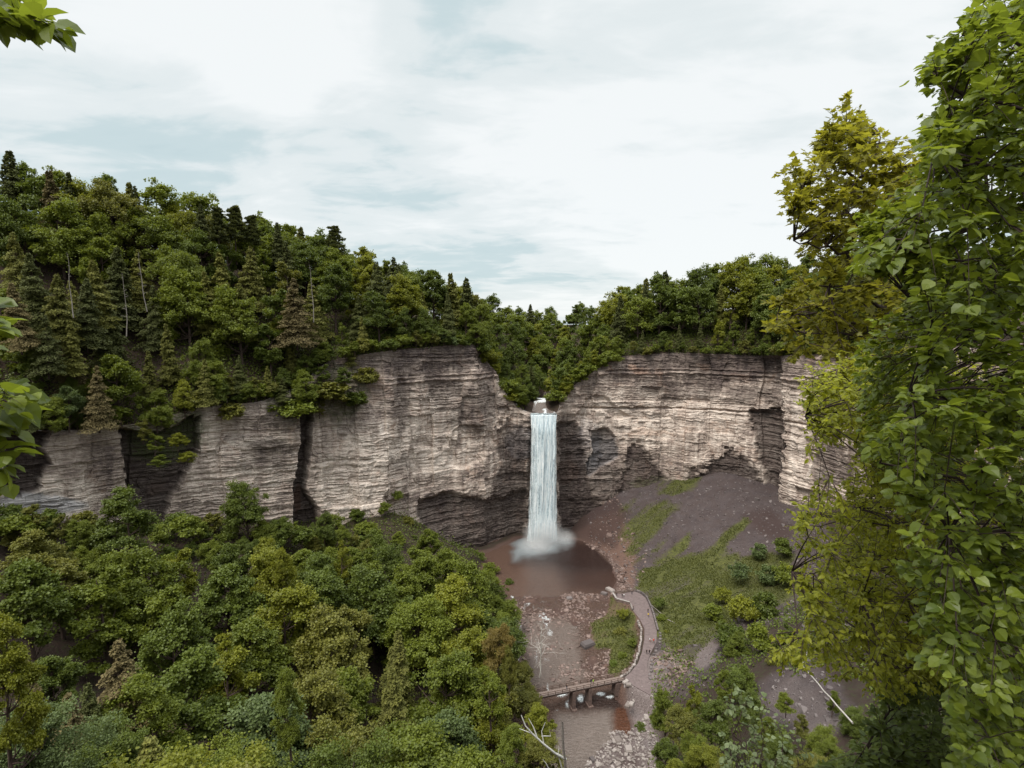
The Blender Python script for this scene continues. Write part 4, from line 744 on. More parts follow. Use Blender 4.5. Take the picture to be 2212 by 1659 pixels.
# lower-left wood
WOOD_EDGE = [(-80, 1150), (100, 1150), (190, 1170), (560, 1155), (700, 1180), (820, 1190), (900, 1190), (1000, 1215), (1055, 1230), (1085, 1300), (1120, 1370), (1120, 1420), (1150, 1500), (1180, 1590), (1190, 1700), (1190, 2300), (-300, 2300), (-300, 1150)]
def rim_growth():
    def line(pts, n, hs, tones, lab, seed):
        rng = np.random.default_rng(seed); pts = np.array(pts, float); u = np.linspace(0, 1, n); k = np.linspace(0, 1, len(pts))
        for i, a in enumerate(u):
            px, py, Y = [np.interp(a, k, pts[:, j]) for j in range(3)]; h = rng.uniform(*hs); kind = 'bush' if rng.uniform() < .55 else 'broadleaf_tree'
            row = lab == 'cliff foot row'; h *= rng.uniform(.5, 1.15) if row else 1.0; cand(at_foot(px + rng.normal(0, 12 if row else 4), py + (rng.uniform(6, 44) if row else rng.uniform(-3, 4)), Y - (rng.uniform(.5, 14) if row else rng.uniform(.2, 1.0))), h*(.8 if kind == 'bush' else 1.25), kind, str(rng.choice(tones)), lab, rng.uniform(1.0, 1.35), keep=True)
    line([(1032, 752, 281), (1047, 775, 288), (1085, 840, 291.5), (1110, 870, 291), (1128, 884, 290.5)], 11, (7, 10), ['mid', 'deep', 'yellow'], 'notch left rim', 5)
    line([(1212, 872, 296), (1225, 846, 298), (1260, 815, 301), (1285, 800, 302.5), (1335, 772, 307)], 12, (7, 10), ['mid', 'yellow', 'mid'], 'notch right rim', 6)
    line([(1345, 766, 307.5), (1450, 760, 307.5), (1560, 763, 301.5), (1640, 766, 292.5), (1690, 766, 276), (1760, 763, 262)], 22, (4, 7), ['deep', 'mid', 'olive'], 'right rim edge', 7)
    line([(715, 780, 237.5), (820, 758, 247.5), (900, 750, 261.5), (960, 746, 269.5), (1015, 744, 279)], 18, (5, 8), ['deep', 'mid', 'olive', 'grey'], 'left rim edge', 8)
    line([(430, 882, 201.5), (560, 868, 215.5), (630, 845, 227), (700, 785, 237)], 14, (5, 9), ['deep', 'mid', 'olive'], 'left wall edge', 9)
    line([(0, 930, 163.5), (150, 930, 175.5), (250, 920, 184)], 8, (6, 9), ['deep', 'mid', 'olive'], 'far wall edge', 10)
    line([(0, 1150, 150), (150, 1152, 163), (300, 1155, 176), (430, 1150, 189), (560, 1152, 202), (640, 1165, 211), (720, 1165, 216), (800, 1160, 226), (880, 1165, 238), (960, 1195, 250)], 60, (5, 9), ['deep', 'mid', 'mid', 'olive'], 'cliff foot row', 12)
    for px, py, Y, h, t in ((70, 545, 182, 26, 'needle'), (115, 590, 180, 25, 'needle_light'), (178, 600, 188, 25, 'needle'), (35, 610, 170, 22, 'needle_brown'), (95, 680, 172, 20, 'needle'), (150, 690, 178, 19, 'needle_light'), (205, 560, 196, 25, 'needle_light'), (450, 585, 224, 27, 'needle_light'), (520, 610, 226, 24, 'needle_light')): cand(at_top(px, py, Y, h), h, 'hemlock_tree', t, 'far left', 1.05, keep=True)
    for px, py, Y, h, t in ((1172, 690, 430, 22, 'mid'), (1188, 694, 410, 21, 'deep'), (1206, 690, 420, 22, 'mid'), (1222, 700, 395, 20, 'yellow'), (1196, 745, 372, 17, 'mid'), (1176, 770, 350, 15, 'deep'), (1212, 760, 358, 15, 'mid'), (1200, 800, 335, 12, 'mid'), (1182, 812, 328, 11, 'deep'), (1240, 690, 450, 22, 'mid')): cand(at_top(px, py, Y, h), h, 'broadleaf_tree', t, 'notch left', 1.05, keep=True)
    for px, py, Y, h, k, t in ((110, 1400, 102, 19, 'broadleaf_tree', 'deep'), (60, 1420, 96, 18, 'hemlock_tree', 'needle_brown'), (185, 1470, 84, 18, 'hemlock_tree', 'needle'), (130, 1500, 78, 19, 'hemlock_tree', 'needle_brown'), (215, 1560, 72, 17, 'broadleaf_tree', 'deep'), (95, 1580, 66, 16, 'hemlock_tree', 'needle'), (160, 1610, 62, 16, 'broadleaf_tree', 'deep')): cand(at_top(px, py, Y, h), h, k, t, 'wood far left', 1.0, keep=True)  # trees added to keep sky light off the ground in this gap
rim_growth()
def lower_forest():
    rng = np.random.default_rng(33); n = 9000
    x = rng.uniform(-165, 22, n); y = rng.uniform(48, 262, n); z = floor_z(x, y); hh = rng.uniform(20, 28, n); hh = np.where(z < 4, hh*.8, hh)
    pz = np.stack([x, y, z], -1); fx, fy, dep = proj(pz); cut = np.interp(fx, [-90, 0, 190, 560, 700, 900, 1000, 1060], [1150, 1158, 1172, 1158, 1172, 1150, 1190, 1230])
    for _ in range(12): hh = np.where(proj(pz + np.stack([0*hh, 0*hh, hh], -1))[1] < cut, hh*.88, hh)
    tx, ty, _ = proj(np.stack([x, y, z + hh*.7], -1)); ux, uy, _ = proj(np.stack([x, y, z + hh], -1)); R = .32*hh*FPX/np.maximum(dep, 1)
    ok = (poly_sd(tx + R*.75, ty, WOOD_EDGE) > 0) & (tx > -120) & (uy < 1760) & (hh > 5) & (uy > cut - 2) & (dep > 45)
    ok &= ~((tx < 300) & (tx > -20) & (ty > 1330) & (ty < 1800) & (dep < 130))
    x, y, z, hh, tx, ty = [a[ok] for a in (x, y, z, hh, tx, ty)]; od = np.argsort(-hh + rng.uniform(0, 12, len(hh))); x, y, z, hh, tx, ty = [a[od] for a in (x, y, z, hh, tx, ty)]
    p = np.stack([x, y, z], -1); ks = poisson(p, np.clip(.54*hh, 5, 11.5))
    for i in ks:
        dist = np.linalg.norm(p[i] - CAMP); u = rng.uniform()
        kind, tone = ('hemlock_tree', 'needle_light') if u < .04 else ('broadleaf_tree', str(rng.choice(['deep', 'mid', 'yellow', 'olive', 'grey'], p=[.30, .50, .14, .04, .02])))
        if tx[i] > 1060 and ty[i] > 1380 and u < .6: tone = str(rng.choice(['olive', 'rust', 'yellow'], p=[.55, .25, .2]))
        if tx[i] < 200 and ty[i] < 1300 and u < .5: tone = 'olive'
        zone = 'wood far left' if tx[i] < 300 else 'wood left' if tx[i] < 620 else 'wood centre' if tx[i] < 900 else 'wood stream'
        cand(p[i] - (0, 0, .4), hh[i], kind, tone, zone, rng.uniform(.95, 1.2))
    for px, py, Y, h, t, w, l in ((1035, 1215, 236, 13, 'mid', 1.0, 'green tree covering the left corner of the pool'), (1070, 1255, 214, 13, 'deep', 1.1, 'dark green tree on the left shore of the pool'), (1050, 1228, 222, 15, 'mid', .95, 'green tree at the pool edge of the wood'), (1085, 1290, 196, 16, 'mid', 1.0, 'green tree at the outlet corner of the pool'), (1108, 1350, 176, 15, 'deep', .95, 'dark green tree overhanging the left of the shallow stream'), (1120, 1425, 160, 11, 'olive', .9, 'olive tree on the stream edge above the bridge'), (1140, 1480, 142, 10, 'olive', .95, 'olive tree hiding the wooded end of the footbridge'), (1160, 1520, 118, 13, 'yellow', .9, 'yellow-green tree on the stream edge below the bridge'), (1165, 1590, 100, 14, 'olive', .9, 'olive tree beside the bleached dead tree at the bottom'), (1110, 1560, 100, 15, 'mid', .95, 'green tree behind the white crooked limbs'), (1060, 1440, 120, 16, 'mid', .9, 'bright green tree left of the narrow tan-olive sapling')):
        cand(at_top(px, py, Y, h), h, 'broadleaf_tree', t, 'sp', w*1.1, None, l, True)
    def tp(px, py, Y, h, k, t, w, l): cand(at_top(px, py, Y, h), h, k, t, 'sp', w, None, l, True)
    tp(275, 1058, 150, 23, 'broadleaf_tree', 'deep', 1.12, 'round dark green maple standing out against the pale foot of the left cliff')
    tp(530, 1035, 192, 22, 'broadleaf_tree', 'deep', 1.0, 'loose dark green tree against the left cliff, left of the dark cleft')
    tp(420, 1110, 178, 12, 'broadleaf_tree', 'mid', 1.2, 'low green tree between the round maple and the loose tree under the left cliff')
    tp(610, 1175, 150, 16, 'broadleaf_tree', 'yellow', .62, 'slender yellow-green tree in the wood below the dark cleft')
    tp(735, 1165, 165, 17, 'broadleaf_tree', 'yellow', .7, 'yellow-green tree at the back of the wood, left of the pool')
    tp(930, 1135, 208, 17, 'broadleaf_tree', 'mid', 1.0, 'bright green tree at the back edge of the wood beneath the undercut cliff')
    tp(60, 1155, 130, 16, 'broadleaf_tree', 'olive', 1.3, 'broad olive tree at the left edge below the far left cliff')
    tp(40, 1530, 48, 14, 'broadleaf_tree', 'grey', 1.05, 'blue-green treetop in the bottom left corner')
    tp(-12, 1325, 36, 13, 'broadleaf_tree', 'yellow', .72, 'bright yellow-green crown cut by the left edge above the bottom corner')
    tp(620, 1440, 82, 16, 'broadleaf_tree', 'mid', .72, 'tall narrow pale green tree at the bottom of the wood')
    tp(1075, 1350, 140, 14, 'broadleaf_tree', 'rust', .8, 'rust-tinted tree at the stream edge of the wood')
    tp(1100, 1400, 136, 13, 'broadleaf_tree', 'olive', .5, 'narrow tan-olive sapling at the stream edge beside the rust-tinted tree')
    cand(at_top(245, 1335, 88, 24), 20, 'hemlock_tree', 'needle_brown', 'sp', 1.25, 2, 'half-dead brown hemlock with bare twigs in the gap of the left wood', True)
    cand(at_top(1168, 1338, 146, 17), 17, 'dead_tree', None, 'sp', 1.3, 2, 'bleached bare tree at the edge of the stream above the footbridge', True)
lower_forest()

def right_side():
    for px, py, Y, h, t, w, l in ((1640, 1205, 232, 6, 'grey', 1.5, 'grey-green bush high on the right meadow, leftmost by the scree'), (1690, 1200, 228, 7, 'deep', 1.5, 'dark bush at the top right of the meadow under the cliff'), (1600, 1250, 218, 6, 'grey', 1.5, 'grey-green bush in the middle of the right meadow'), (1660, 1260, 212, 7, 'grey', 1.6, 'large grey-green bush right of the middle of the meadow'), (1560, 1300, 205, 5, 'yellow', 1.5, 'yellow-green bush low on the meadow'), (1540, 1340, 192, 6, 'mid', 1.6, 'green bush at the lower edge of the meadow above the outcrop'),
            (1600, 1345, 185, 9, 'yellow', 1.2, 'yellow-green small tree below the meadow'), (1650, 1330, 186, 8, 'deep', 1.4, 'dark bush behind the yellow-green small tree'), (1700, 1260, 205, 7, 'mid', 1.4, 'green bush by the tips of the overhanging branches'), (1430, 1345, 200, 3, 'mid', 1.8, 'low bush beside the path wall'), (1440, 1380, 190, 3, 'yellow', 1.7, 'low yellow-green bush above the gravel by the path'), (1425, 1310, 208, 3, 'deep', 1.7, 'small dark bush just behind the dry stone wall'), (1470, 1425, 176, 4, 'olive', 1.7, 'olive bush on the gravel bank right of the path'),
            (1580, 1400, 165, 7, 'deep', 1.4, 'dark bush behind the grey outcrop'), (1640, 1410, 155, 8, 'mid', 1.3, 'green bush on the slope right of the outcrop'), (1690, 1420, 140, 7, 'mid', 1.3, 'green bush at the top of the bare scree patch'), (1300, 1415, 188, 2.2, 'deep', 1.9, 'dark low bush on the rocky islet in the stream'), (1280, 1390, 195, 2.0, 'deep', 1.9, 'small dark bush on the left of the stream islet'), (1345, 1335, 205, 3.2, 'yellow', 1.6, 'yellow-green bush below the viewing terrace'), (1340, 1375, 196, 3.0, 'olive', 1.7, 'olive bush between the stream and the path'), (1345, 1425, 182, 2.6, 'mid', 1.9, 'green bush above the bridge beside the stone edging'),
            (1325, 1440, 178, 2.2, 'deep', 2.0, 'dark bush at the waterside above the bridge'), (1365, 1395, 188, 2.4, 'mid', 1.8, 'green bush against the pale edging stones'), (1385, 1578, 140, 2.0, 'deep', 1.6, 'small dark bush among the pale stones by the lower stream')):
        cand(at_foot(px, py, Y), h, 'bush', t, 'right', w/1.5, None, l, True)
    for px, py, Y, h, t, w, l in ((1440, 1500, 128, 13, 'mid', .85, 'bright green tree right of the lower stream, nearest the path end'), (1500, 1480, 122, 13, 'yellow', .8, 'yellow-green tree on the bank below the outcrop'), (1570, 1440, 130, 12, 'mid', .8, 'green tree behind the pale-leaved sapling'), (1440, 1590, 104, 11, 'deep', .95, 'dark green tree overhanging the lower stream at the bottom'), (1510, 1575, 98, 12, 'mid', .8, 'green tree in the bottom row right of the stream'), (1620, 1490, 108, 9, 'deep', .9, 'dark tree beside the bare scree, left of the white log'), (1560, 1640, 84, 9, 'olive', .9, 'olive tree under the pale-leaved sapling'), (1690, 1590, 86, 8, 'deep', .9, 'dark tree below the white log'), (1780, 1570, 84, 8, 'mid', .95, 'green tree beyond the lower end of the white log'), (1680, 1400, 142, 9, 'olive', .9, 'olive tree above the scree patch')):
        cand(at_top(px, py, Y, h), h, 'broadleaf_tree', t, 'right', w, None, l, True)
    for px, py, Y, h, t, w, l in ((1800, 1490, 100, 6, 'mid', .8, 'green bushy tree just above the white fallen trunk'), (1850, 1530, 92, 7, 'deep', .8, 'dark bushy tree at the lower right of the white fallen trunk'), (1735, 1545, 92, 5, 'olive', .8, 'low olive bushy tree left of the white fallen trunk'), (1790, 1600, 80, 5, 'mid', .8, 'low green bushy tree under the white fallen trunk'), (1720, 1400, 120, 6, 'mid', .8, 'green bushy tree at the upper end of the white fallen trunk'), (1475, 1530, 120, 10, 'olive', .9, 'olive tree between the two bright trees right of the lower stream'), (1540, 1515, 112, 10, 'deep', .9, 'dark green tree in the hollow below the outcrop'), (1460, 1640, 92, 9, 'yellow', .9, 'yellow-green tree at the bottom edge nearest the gravel bar'), (1590, 1370, 158, 10, 'mid', .9, 'green tree between the meadow and the outcrop'), (1640, 1300, 186, 9, 'yellow', .9, 'yellow-green tree halfway down the meadow edge'), (1560, 1330, 180, 8, 'mid', .9, 'green tree at the lower left corner of the meadow'), (1700, 1345, 160, 9, 'deep', .9, 'dark tree under the lowest hornbeam sprays'), (1700, 1500, 104, 5, 'mid', .9, 'small green tree on the bare scree beside the white log'), (1760, 1620, 76, 8, 'olive', .9, 'olive tree at the bottom edge below the white log'), (1660, 1550, 94, 8, 'mid', .9, 'green tree at the lower end of the scree patch'), (1600, 1440, 134, 9, 'deep', .9, 'dark tree left of the scree patch'), (1530, 1600, 94, 10, 'yellow', .9, 'yellow-green tree just left of the pale sapling')):
        cand(at_top(px, py, Y, h), h, 'broadleaf_tree', t, 'right', w*1.25, None, l, True)
    for px, py, Y, h, t, w in ((720, 1140, 224, 5, 'mid', 1.2), (770, 1125, 232, 5, 'deep', 1.2), (830, 1110, 238, 5, 'mid', 1.1), (880, 1140, 244, 5, 'olive', 1.2), (860, 1080, 246, 4, 'mid', 1.0), (790, 1160, 222, 6, 'mid', 1.2), (690, 1165, 214, 6, 'deep', 1.2), (930, 1175, 248, 6, 'deep', 1.1), (980, 1195, 258, 5, 'mid', 1.1), (1030, 1215, 258, 5, 'deep', 1.1), (1060, 1240, 246, 5, 'mid', 1.1), (1100, 1270, 236, 4, 'deep', 1.0), (460, 1145, 192, 6, 'olive', 1.2), (380, 1150, 180, 6, 'deep', 1.2), (100, 1145, 160, 6, 'deep', 1.3), (180, 1150, 165, 6, 'olive', 1.2), (20, 1140, 152, 6, 'deep', 1.3)):
        cand(at_foot(px, py, Y), h, 'bush', t, 'cliff foot', w, keep=True)
right_side()

TONE = {'deep': 'dark green', 'mid': 'green', 'yellow': 'yellow-green', 'olive': 'olive', 'rust': 'rusty', 'grey': 'grey-green', 'needle': 'dark', 'needle_light': 'yellowish', 'needle_brown': 'brownish', None: 'grey'}
KIND_WORD = {'broadleaf_tree': 'leafy tree', 'hemlock_tree': 'hemlock', 'pine_tree': 'pine', 'bush': 'bush', 'dead_tree': 'dead tree'}
PLACE = {'far left': 'above the far-left cliff', 'mid left': 'left of the cleft', 'inner left': 'above the dark cleft', 'left shoulder': 'left of the falls', 'notch left': "on the valley's left", 'notch right': "on the valley's right", 'right rim': 'above the right cliff',
         'ledge': 'on left cliff ledges', 'skyline left': 'along the left skyline', 'notch foot': 'around the falls notch', 'wood far left': 'in the far-left wood', 'wood left': 'in the left wood', 'wood centre': 'in the middle wood', 'wood stream': 'in the stream-side wood', 'cliff foot': "at left cliff's foot", 'cliff foot row': 'before the left cliff', 'notch left rim': "on notch's left edge", 'notch right rim': "on notch's right edge", 'right rim edge': 'overhanging the right cliff', 'left rim edge': 'overhanging the inner-left cliff', 'left wall edge': 'overhanging the mid-left cliff', 'far wall edge': 'overhanging the far-left cliff'}
GROUPN = {'cliff foot row': 'bushes along the cliff foot', 'notch left rim': 'plants overhanging the cliff edge', 'notch right rim': 'plants overhanging the cliff edge', 'right rim edge': 'plants overhanging the cliff edge', 'left rim edge': 'plants overhanging the cliff edge', 'left wall edge': 'plants overhanging the cliff edge', 'far wall edge': 'plants overhanging the cliff edge', 'far left': 'trees on the left slope', 'mid left': 'trees on the left slope', 'inner left': 'trees on the left slope', 'left shoulder': 'trees on the left slope', 'skyline left': 'trees on the left slope', 'dead': 'trees on the left slope', 'sky': 'trees above the gorge', 'notch left': 'trees of the upstream valley', 'notch right': 'trees of the upstream valley', 'notch foot': 'trees of the upstream valley', 'right rim': 'trees above the right cliff', 'ledge': 'trees on the cliff ledges', 'cliff foot': 'bushes along the cliff foot', 'right': 'plants on the right bank'}

def place_trees():
    SW, SH = 553, 415; k = SW/W0; zb = np.full((SH, SW), 1e9)
    for V in (CLIFF_G[::2, ::2].reshape(-1, 3), UPV.reshape(-1, 3), FLV.reshape(-1, 3)):
        x, y, d = proj(V); x = (x*k).astype(int); y = (y*k).astype(int)
        for ox in (-1, 0, 1):
            for oy in (-1, 0, 1):
                xx, yy = x + ox, y + oy; ok = (xx >= 0) & (xx < SW) & (yy >= 0) & (yy < SH) & (d > 2); np.minimum.at(zb, (yy[ok], xx[ok]), d[ok] + 2.0)
    idb = np.full((SH, SW), -1)
    for n, t in enumerate(TREES):
        s = t['h']/t['v'][2]; R = t['v'][3]*s*t['wide']; c = t['pos'] + (0, 0, t['h']*(.62 if t['kind'] != 'bush' else .5)); x, y, d = proj(c)
        if d < 3: t['vis'] = 0; continue
        rx, ry = R*FPX/d*k*.92, .42*t['h']*FPX/d*k; t['px'], t['py'], t['d'] = float(x), float(y), float(d)
        x0, x1, y0, y1 = int(max(0, x*k-rx)), int(min(SW, x*k+rx+1)), int(max(0, y*k-ry)), int(min(SH, y*k+ry+1))
        if x1 <= x0 or y1 <= y0: t['vis'] = 0; continue
        yy, xx = np.mgrid[y0:y1, x0:x1]; e = ((xx - x*k)/max(rx, .6))**2 + ((yy - y*k)/max(ry, .6))**2
        if t['kind'] in ('hemlock_tree', 'pine_tree'): e = ((xx - x*k)/np.maximum(rx*np.clip((yy - y0)/(y1-y0+1e-6), .12, 1), .6))**2
        m = (e < 1) & (zb[y0:y1, x0:x1] > d - R*.4); zb[y0:y1, x0:x1][m] = d - R*.4; idb[y0:y1, x0:x1][m] = n; t['vis'] = 1
    cnt = np.bincount(idb[idb >= 0], minlength=len(TREES))
    keep = [t for n, t in enumerate(TREES) if t.get('vis') and (cnt[n] >= 9 or (t['keep'] and cnt[n] >= 1) or t['kind'] == 'dead_tree')]
    buckets = {}
    for t in keep:
        if not t['label']: buckets.setdefault((t['zone'], t['kind'], t['tone']), []).append(t)
    for (z, kd, tn), ts in buckets.items():
        ts.sort(key=lambda t: t['py'] - t['h']*.4*FPX/t['d']); nr = math.ceil(len(ts)/10); per = math.ceil(len(ts)/nr)
        for r in range(nr):
            row = sorted(ts[r*per:(r+1)*per], key=lambda t: t['px'])
            for i, t in enumerate(row):
                a = TONE[tn] + ' ' + KIND_WORD[kd]; pl = PLACE[z]
                rowtxt = '' if nr == 1 else (' in the %s row' % (('upper', 'lower')[r] if nr == 2 else ('top', 'middle', 'bottom')[r] if nr == 3 else NUM[r]))
                t['label'] = ('the only ' + a + ' ' + pl) if len(ts) == 1 else (NUM[i] + ' ' + a + ' from the left' + rowtxt + ' ' + pl)
    import collections
    print('TREES kept', len(keep), 'of', len(TREES), collections.Counter(t['kind'] for t in keep), collections.Counter(t['zone'] for t in keep))
    for t in keep:
        s = t['h']/t['v'][2]; name = t['kind'] if t['kind'] != 'bush' else 'shrub'
        r = thing(name, t['pos'], t['label'], 'tree' if name != 'shrub' else 'shrub', GROUPN.get(t['zone'], 'trees of the lower left wood'))
        r.scale = (s*t['wide'], s*t['wide'], s); r.rotation_euler = (t['tilt'][0], t['tilt'][1], t['rot'])
        c = obj('crown', t['v'][0], r); obj('trunk', t['v'][1], r)
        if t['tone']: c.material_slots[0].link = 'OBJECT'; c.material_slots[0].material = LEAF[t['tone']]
place_trees()

# ------------------------------------------------------------------ stones, grass, path, walls, bridge
def slabs(mb, pos, size, flat, rng, tilt=.25):
    """broken flat stones: 8-corner blocks with uneven corners"""
    n = len(pos); c = np.array([(-1, -1, -1), (1, -1, -1), (1, 1, -1), (-1, 1, -1), (-1, -1, 1), (1, -1, 1), (1, 1, 1), (-1, 1, 1)], float)*.5
    V = c[None]*(1 + rng.uniform(-.35, .15, (n, 8, 3))); V *= np.stack([size, size*rng.uniform(.45, .95, n), size*flat*rng.uniform(.6, 1.4, n)], -1)[:, None]
    a = rng.uniform(0, 6.28, n); ca, sa = np.cos(a), np.sin(a); tx, ty = rng.normal(0, tilt, n), rng.normal(0, tilt, n)
    V[..., 2] += V[..., 0]*tx[:, None] + V[..., 1]*ty[:, None]
    X = V[..., 0]*ca[:, None] - V[..., 1]*sa[:, None]; Y = V[..., 0]*sa[:, None] + V[..., 1]*ca[:, None]
    V = np.stack([X, Y, V[..., 2]], -1) + pos[:, None]
    F = np.array([(0, 3, 2, 1), (4, 5, 6, 7), (0, 1, 5, 4), (1, 2, 6, 5), (2, 3, 7, 6), (3, 0, 4, 7)])
    mb.add(V.reshape(-1, 3), (F[None] + (np.arange(n)*8)[:, None, None]).reshape(-1, 4), np.repeat(rng.uniform(0, 1, n), 8))
def mat_rock(name, dark, light):
    t = NT(name); n = t.noise((1.6,)*3, 5, .65); f = t.math('ADD', t.math('MULTIPLY', t.attr('tint'), .6), t.math('MULTIPLY', n, .45), True)
    return t.done(t.pbr(t.mix(f, dark, light), .85, .25, t.bump(n, .5, .15)))
ROCK_RUST = mat_rock('rusty_slabs', (.045, .026, .022), (.25, .18, .155)); ROCK_PALE = mat_rock('pale_slabs', (.085, .062, .054), (.34, .295, .27)); ROCK_GREY = mat_rock('grey_slabs', (.050, .040, .040), (.185, .155, .148))
def in_poly(rng, poly, n):
    q = np.array(poly); lo, hi = q.min(0), q.max(0); out = np.zeros((0, 2))
    while len(out) < n:
        c = rng.uniform(lo, hi, (n*2, 2)); out = np.concatenate([out, c[poly_sd(c[:, 0], c[:, 1], poly) > 0]])
    return out[:n]
def build_rubble():
    rng = np.random.default_rng(5)
    mb = MB(); p = in_poly(rng, BED, 11000); z = floor_z(p[:, 0], p[:, 1]); w = wz(p[:, 1])
    keepm = (z > w - .45) & (poly_sd(p[:, 0], p[:, 1], ISLE) < 1) & (poly_sd(p[:, 0], p[:, 1], PATHP) < -1)
    dens = .42 + 1.1*fbm(p3(p[:, 0]*.12, p[:, 1]*.12, 0), 3, 77); keepm &= rng.uniform(size=len(p)) < dens
    p, z, w = p[keepm], z[keepm], w[keepm]; s = rng.gamma(1.7, .26, len(p)) + .18
    slabs(mb, np.stack([p[:, 0], p[:, 1], np.maximum(z, w - .12) + .05], -1), s, .32, rng)
    o = obj('stream_rubble', mb.mesh('stream_rubble', [ROCK_RUST])); tag(o, 'rusty flat stones strewn over the shallow stream bed below the pool', 'rubble', kind='stuff')
    mb = MB(); p = np.concatenate([in_poly(rng, BAR, 1700), in_poly(rng, BANKR, 45)]); z = floor_z(p[:, 0], p[:, 1]); m = z > wz(p[:, 1]) - .3; p, z = p[m], z[m]
    slabs(mb, np.stack([p[:, 0], p[:, 1], z + .08], -1), rng.gamma(1.6, .22, len(p)) + .15, .34, rng)
    o = obj('gravel_rubble', mb.mesh('gravel_rubble', [ROCK_PALE])); tag(o, 'pale stones heaped on the gravel bar of the lower stream', 'rubble', kind='stuff')
    # loose rock along the pool's right shore, on the scree and by the path
    mb = MB(); P1 = Zp([(1262, 1170), (1290, 1180), (1345, 1225), (1365, 1275), (1330, 1284), (1334, 1250), (1325, 1228)], .6); p = in_poly(rng, P1, 420)
    P2 = Zp([(1250, 1160), (1330, 1120), (1400, 1200), (1380, 1270), (1340, 1225)], 4); p = np.concatenate([p, in_poly(rng, P2, 300)])
    P3 = Zp([(1396, 1420), (1440, 1400), (1475, 1420), (1500, 1470), (1440, 1505), (1400, 1470), (1400, 1445)], 4); p = np.concatenate([p, in_poly(rng, P3, 260)])
    m = poly_sd(p[:, 0], p[:, 1], PATHP) < -.8; p = p[m]; z = floor_z(p[:, 0], p[:, 1]); slabs(mb, np.stack([p[:, 0], p[:, 1], z + .05], -1), rng.gamma(2.0, .28, len(p)) + .2, .4, rng)
    o = obj('shore_rubble', mb.mesh('shore_rubble', [ROCK_RUST])); tag(o, 'loose brown rock along the right shore of the pool and beside the path', 'rubble', kind='stuff')
    mb = MB(); fx, fy, _ = proj(FLV.reshape(-1, 3)); scr = FLA['scree'].ravel(); idx = np.where((scr > .6) & (FLA['grass'].ravel() < .4))[0]; idx = rng.choice(idx, 2600); V = FLV.reshape(-1, 3)[idx]; x = V[:, 0] + rng.uniform(-.5, .5, len(V)); y = V[:, 1] + rng.uniform(-.5, .5, len(V))
    m = poly_sd(x, y, PATHP) < -1; x, y = x[m], y[m]; slabs(mb, np.stack([x, y, floor_z(x, y) + .02], -1), rng.gamma(1.6, .22, len(x)) + .15, .4, rng)
    o = obj('scree_rubble', mb.mesh('scree_rubble', [ROCK_GREY])); tag(o, 'grey shale fragments scattered over the scree fan right of the pool', 'rubble', kind='stuff')
    # grass tufts on the meadow, the islet and the banks
    mb = MB(); g = FLA['grass'].ravel(); w = np.clip(g - .15, 0, 1)**1.4*(fx > 650)*(fx < 1800); w /= w.sum(); idx = rng.choice(len(g), 44000, p=w); V = FLV.reshape(-1, 3)[idx]; x = V[:, 0] + rng.uniform(-.6, .6, len(V)); y = V[:, 1] + rng.uniform(-.6, .6, len(V))
    nz = fbm(p3(x*.22, y*.22, 0), 3, 88); m = (nz > -.28) & (poly_sd(x, y, PATHP) < -.9) & (poly_sd(x, y, POOL) < -.5); x, y, nz = x[m], y[m], nz[m]; z = floor_z(x, y); n = len(x)
    al = rng.normal(0, .45, (n, 3)) + (0, 0, .8); leaves(mb, np.stack([x, y, z - .05], -1), al, rng.normal(0, .5, (n, 3)) + (0, -.5, .6), rng.uniform(.25, .65, n), KITE, np.clip(.5 + nz + rng.uniform(-.3, .3, n), 0, 1))
    o = obj('grass', mb.mesh('grass', [mat_leaf('grass_blades', (.042, .052, .012), (.115, .122, .028), .3)])); tag(o, 'grass and low weeds on the talus meadow, islet and stream banks', 'grass', kind='stuff')
build_rubble()

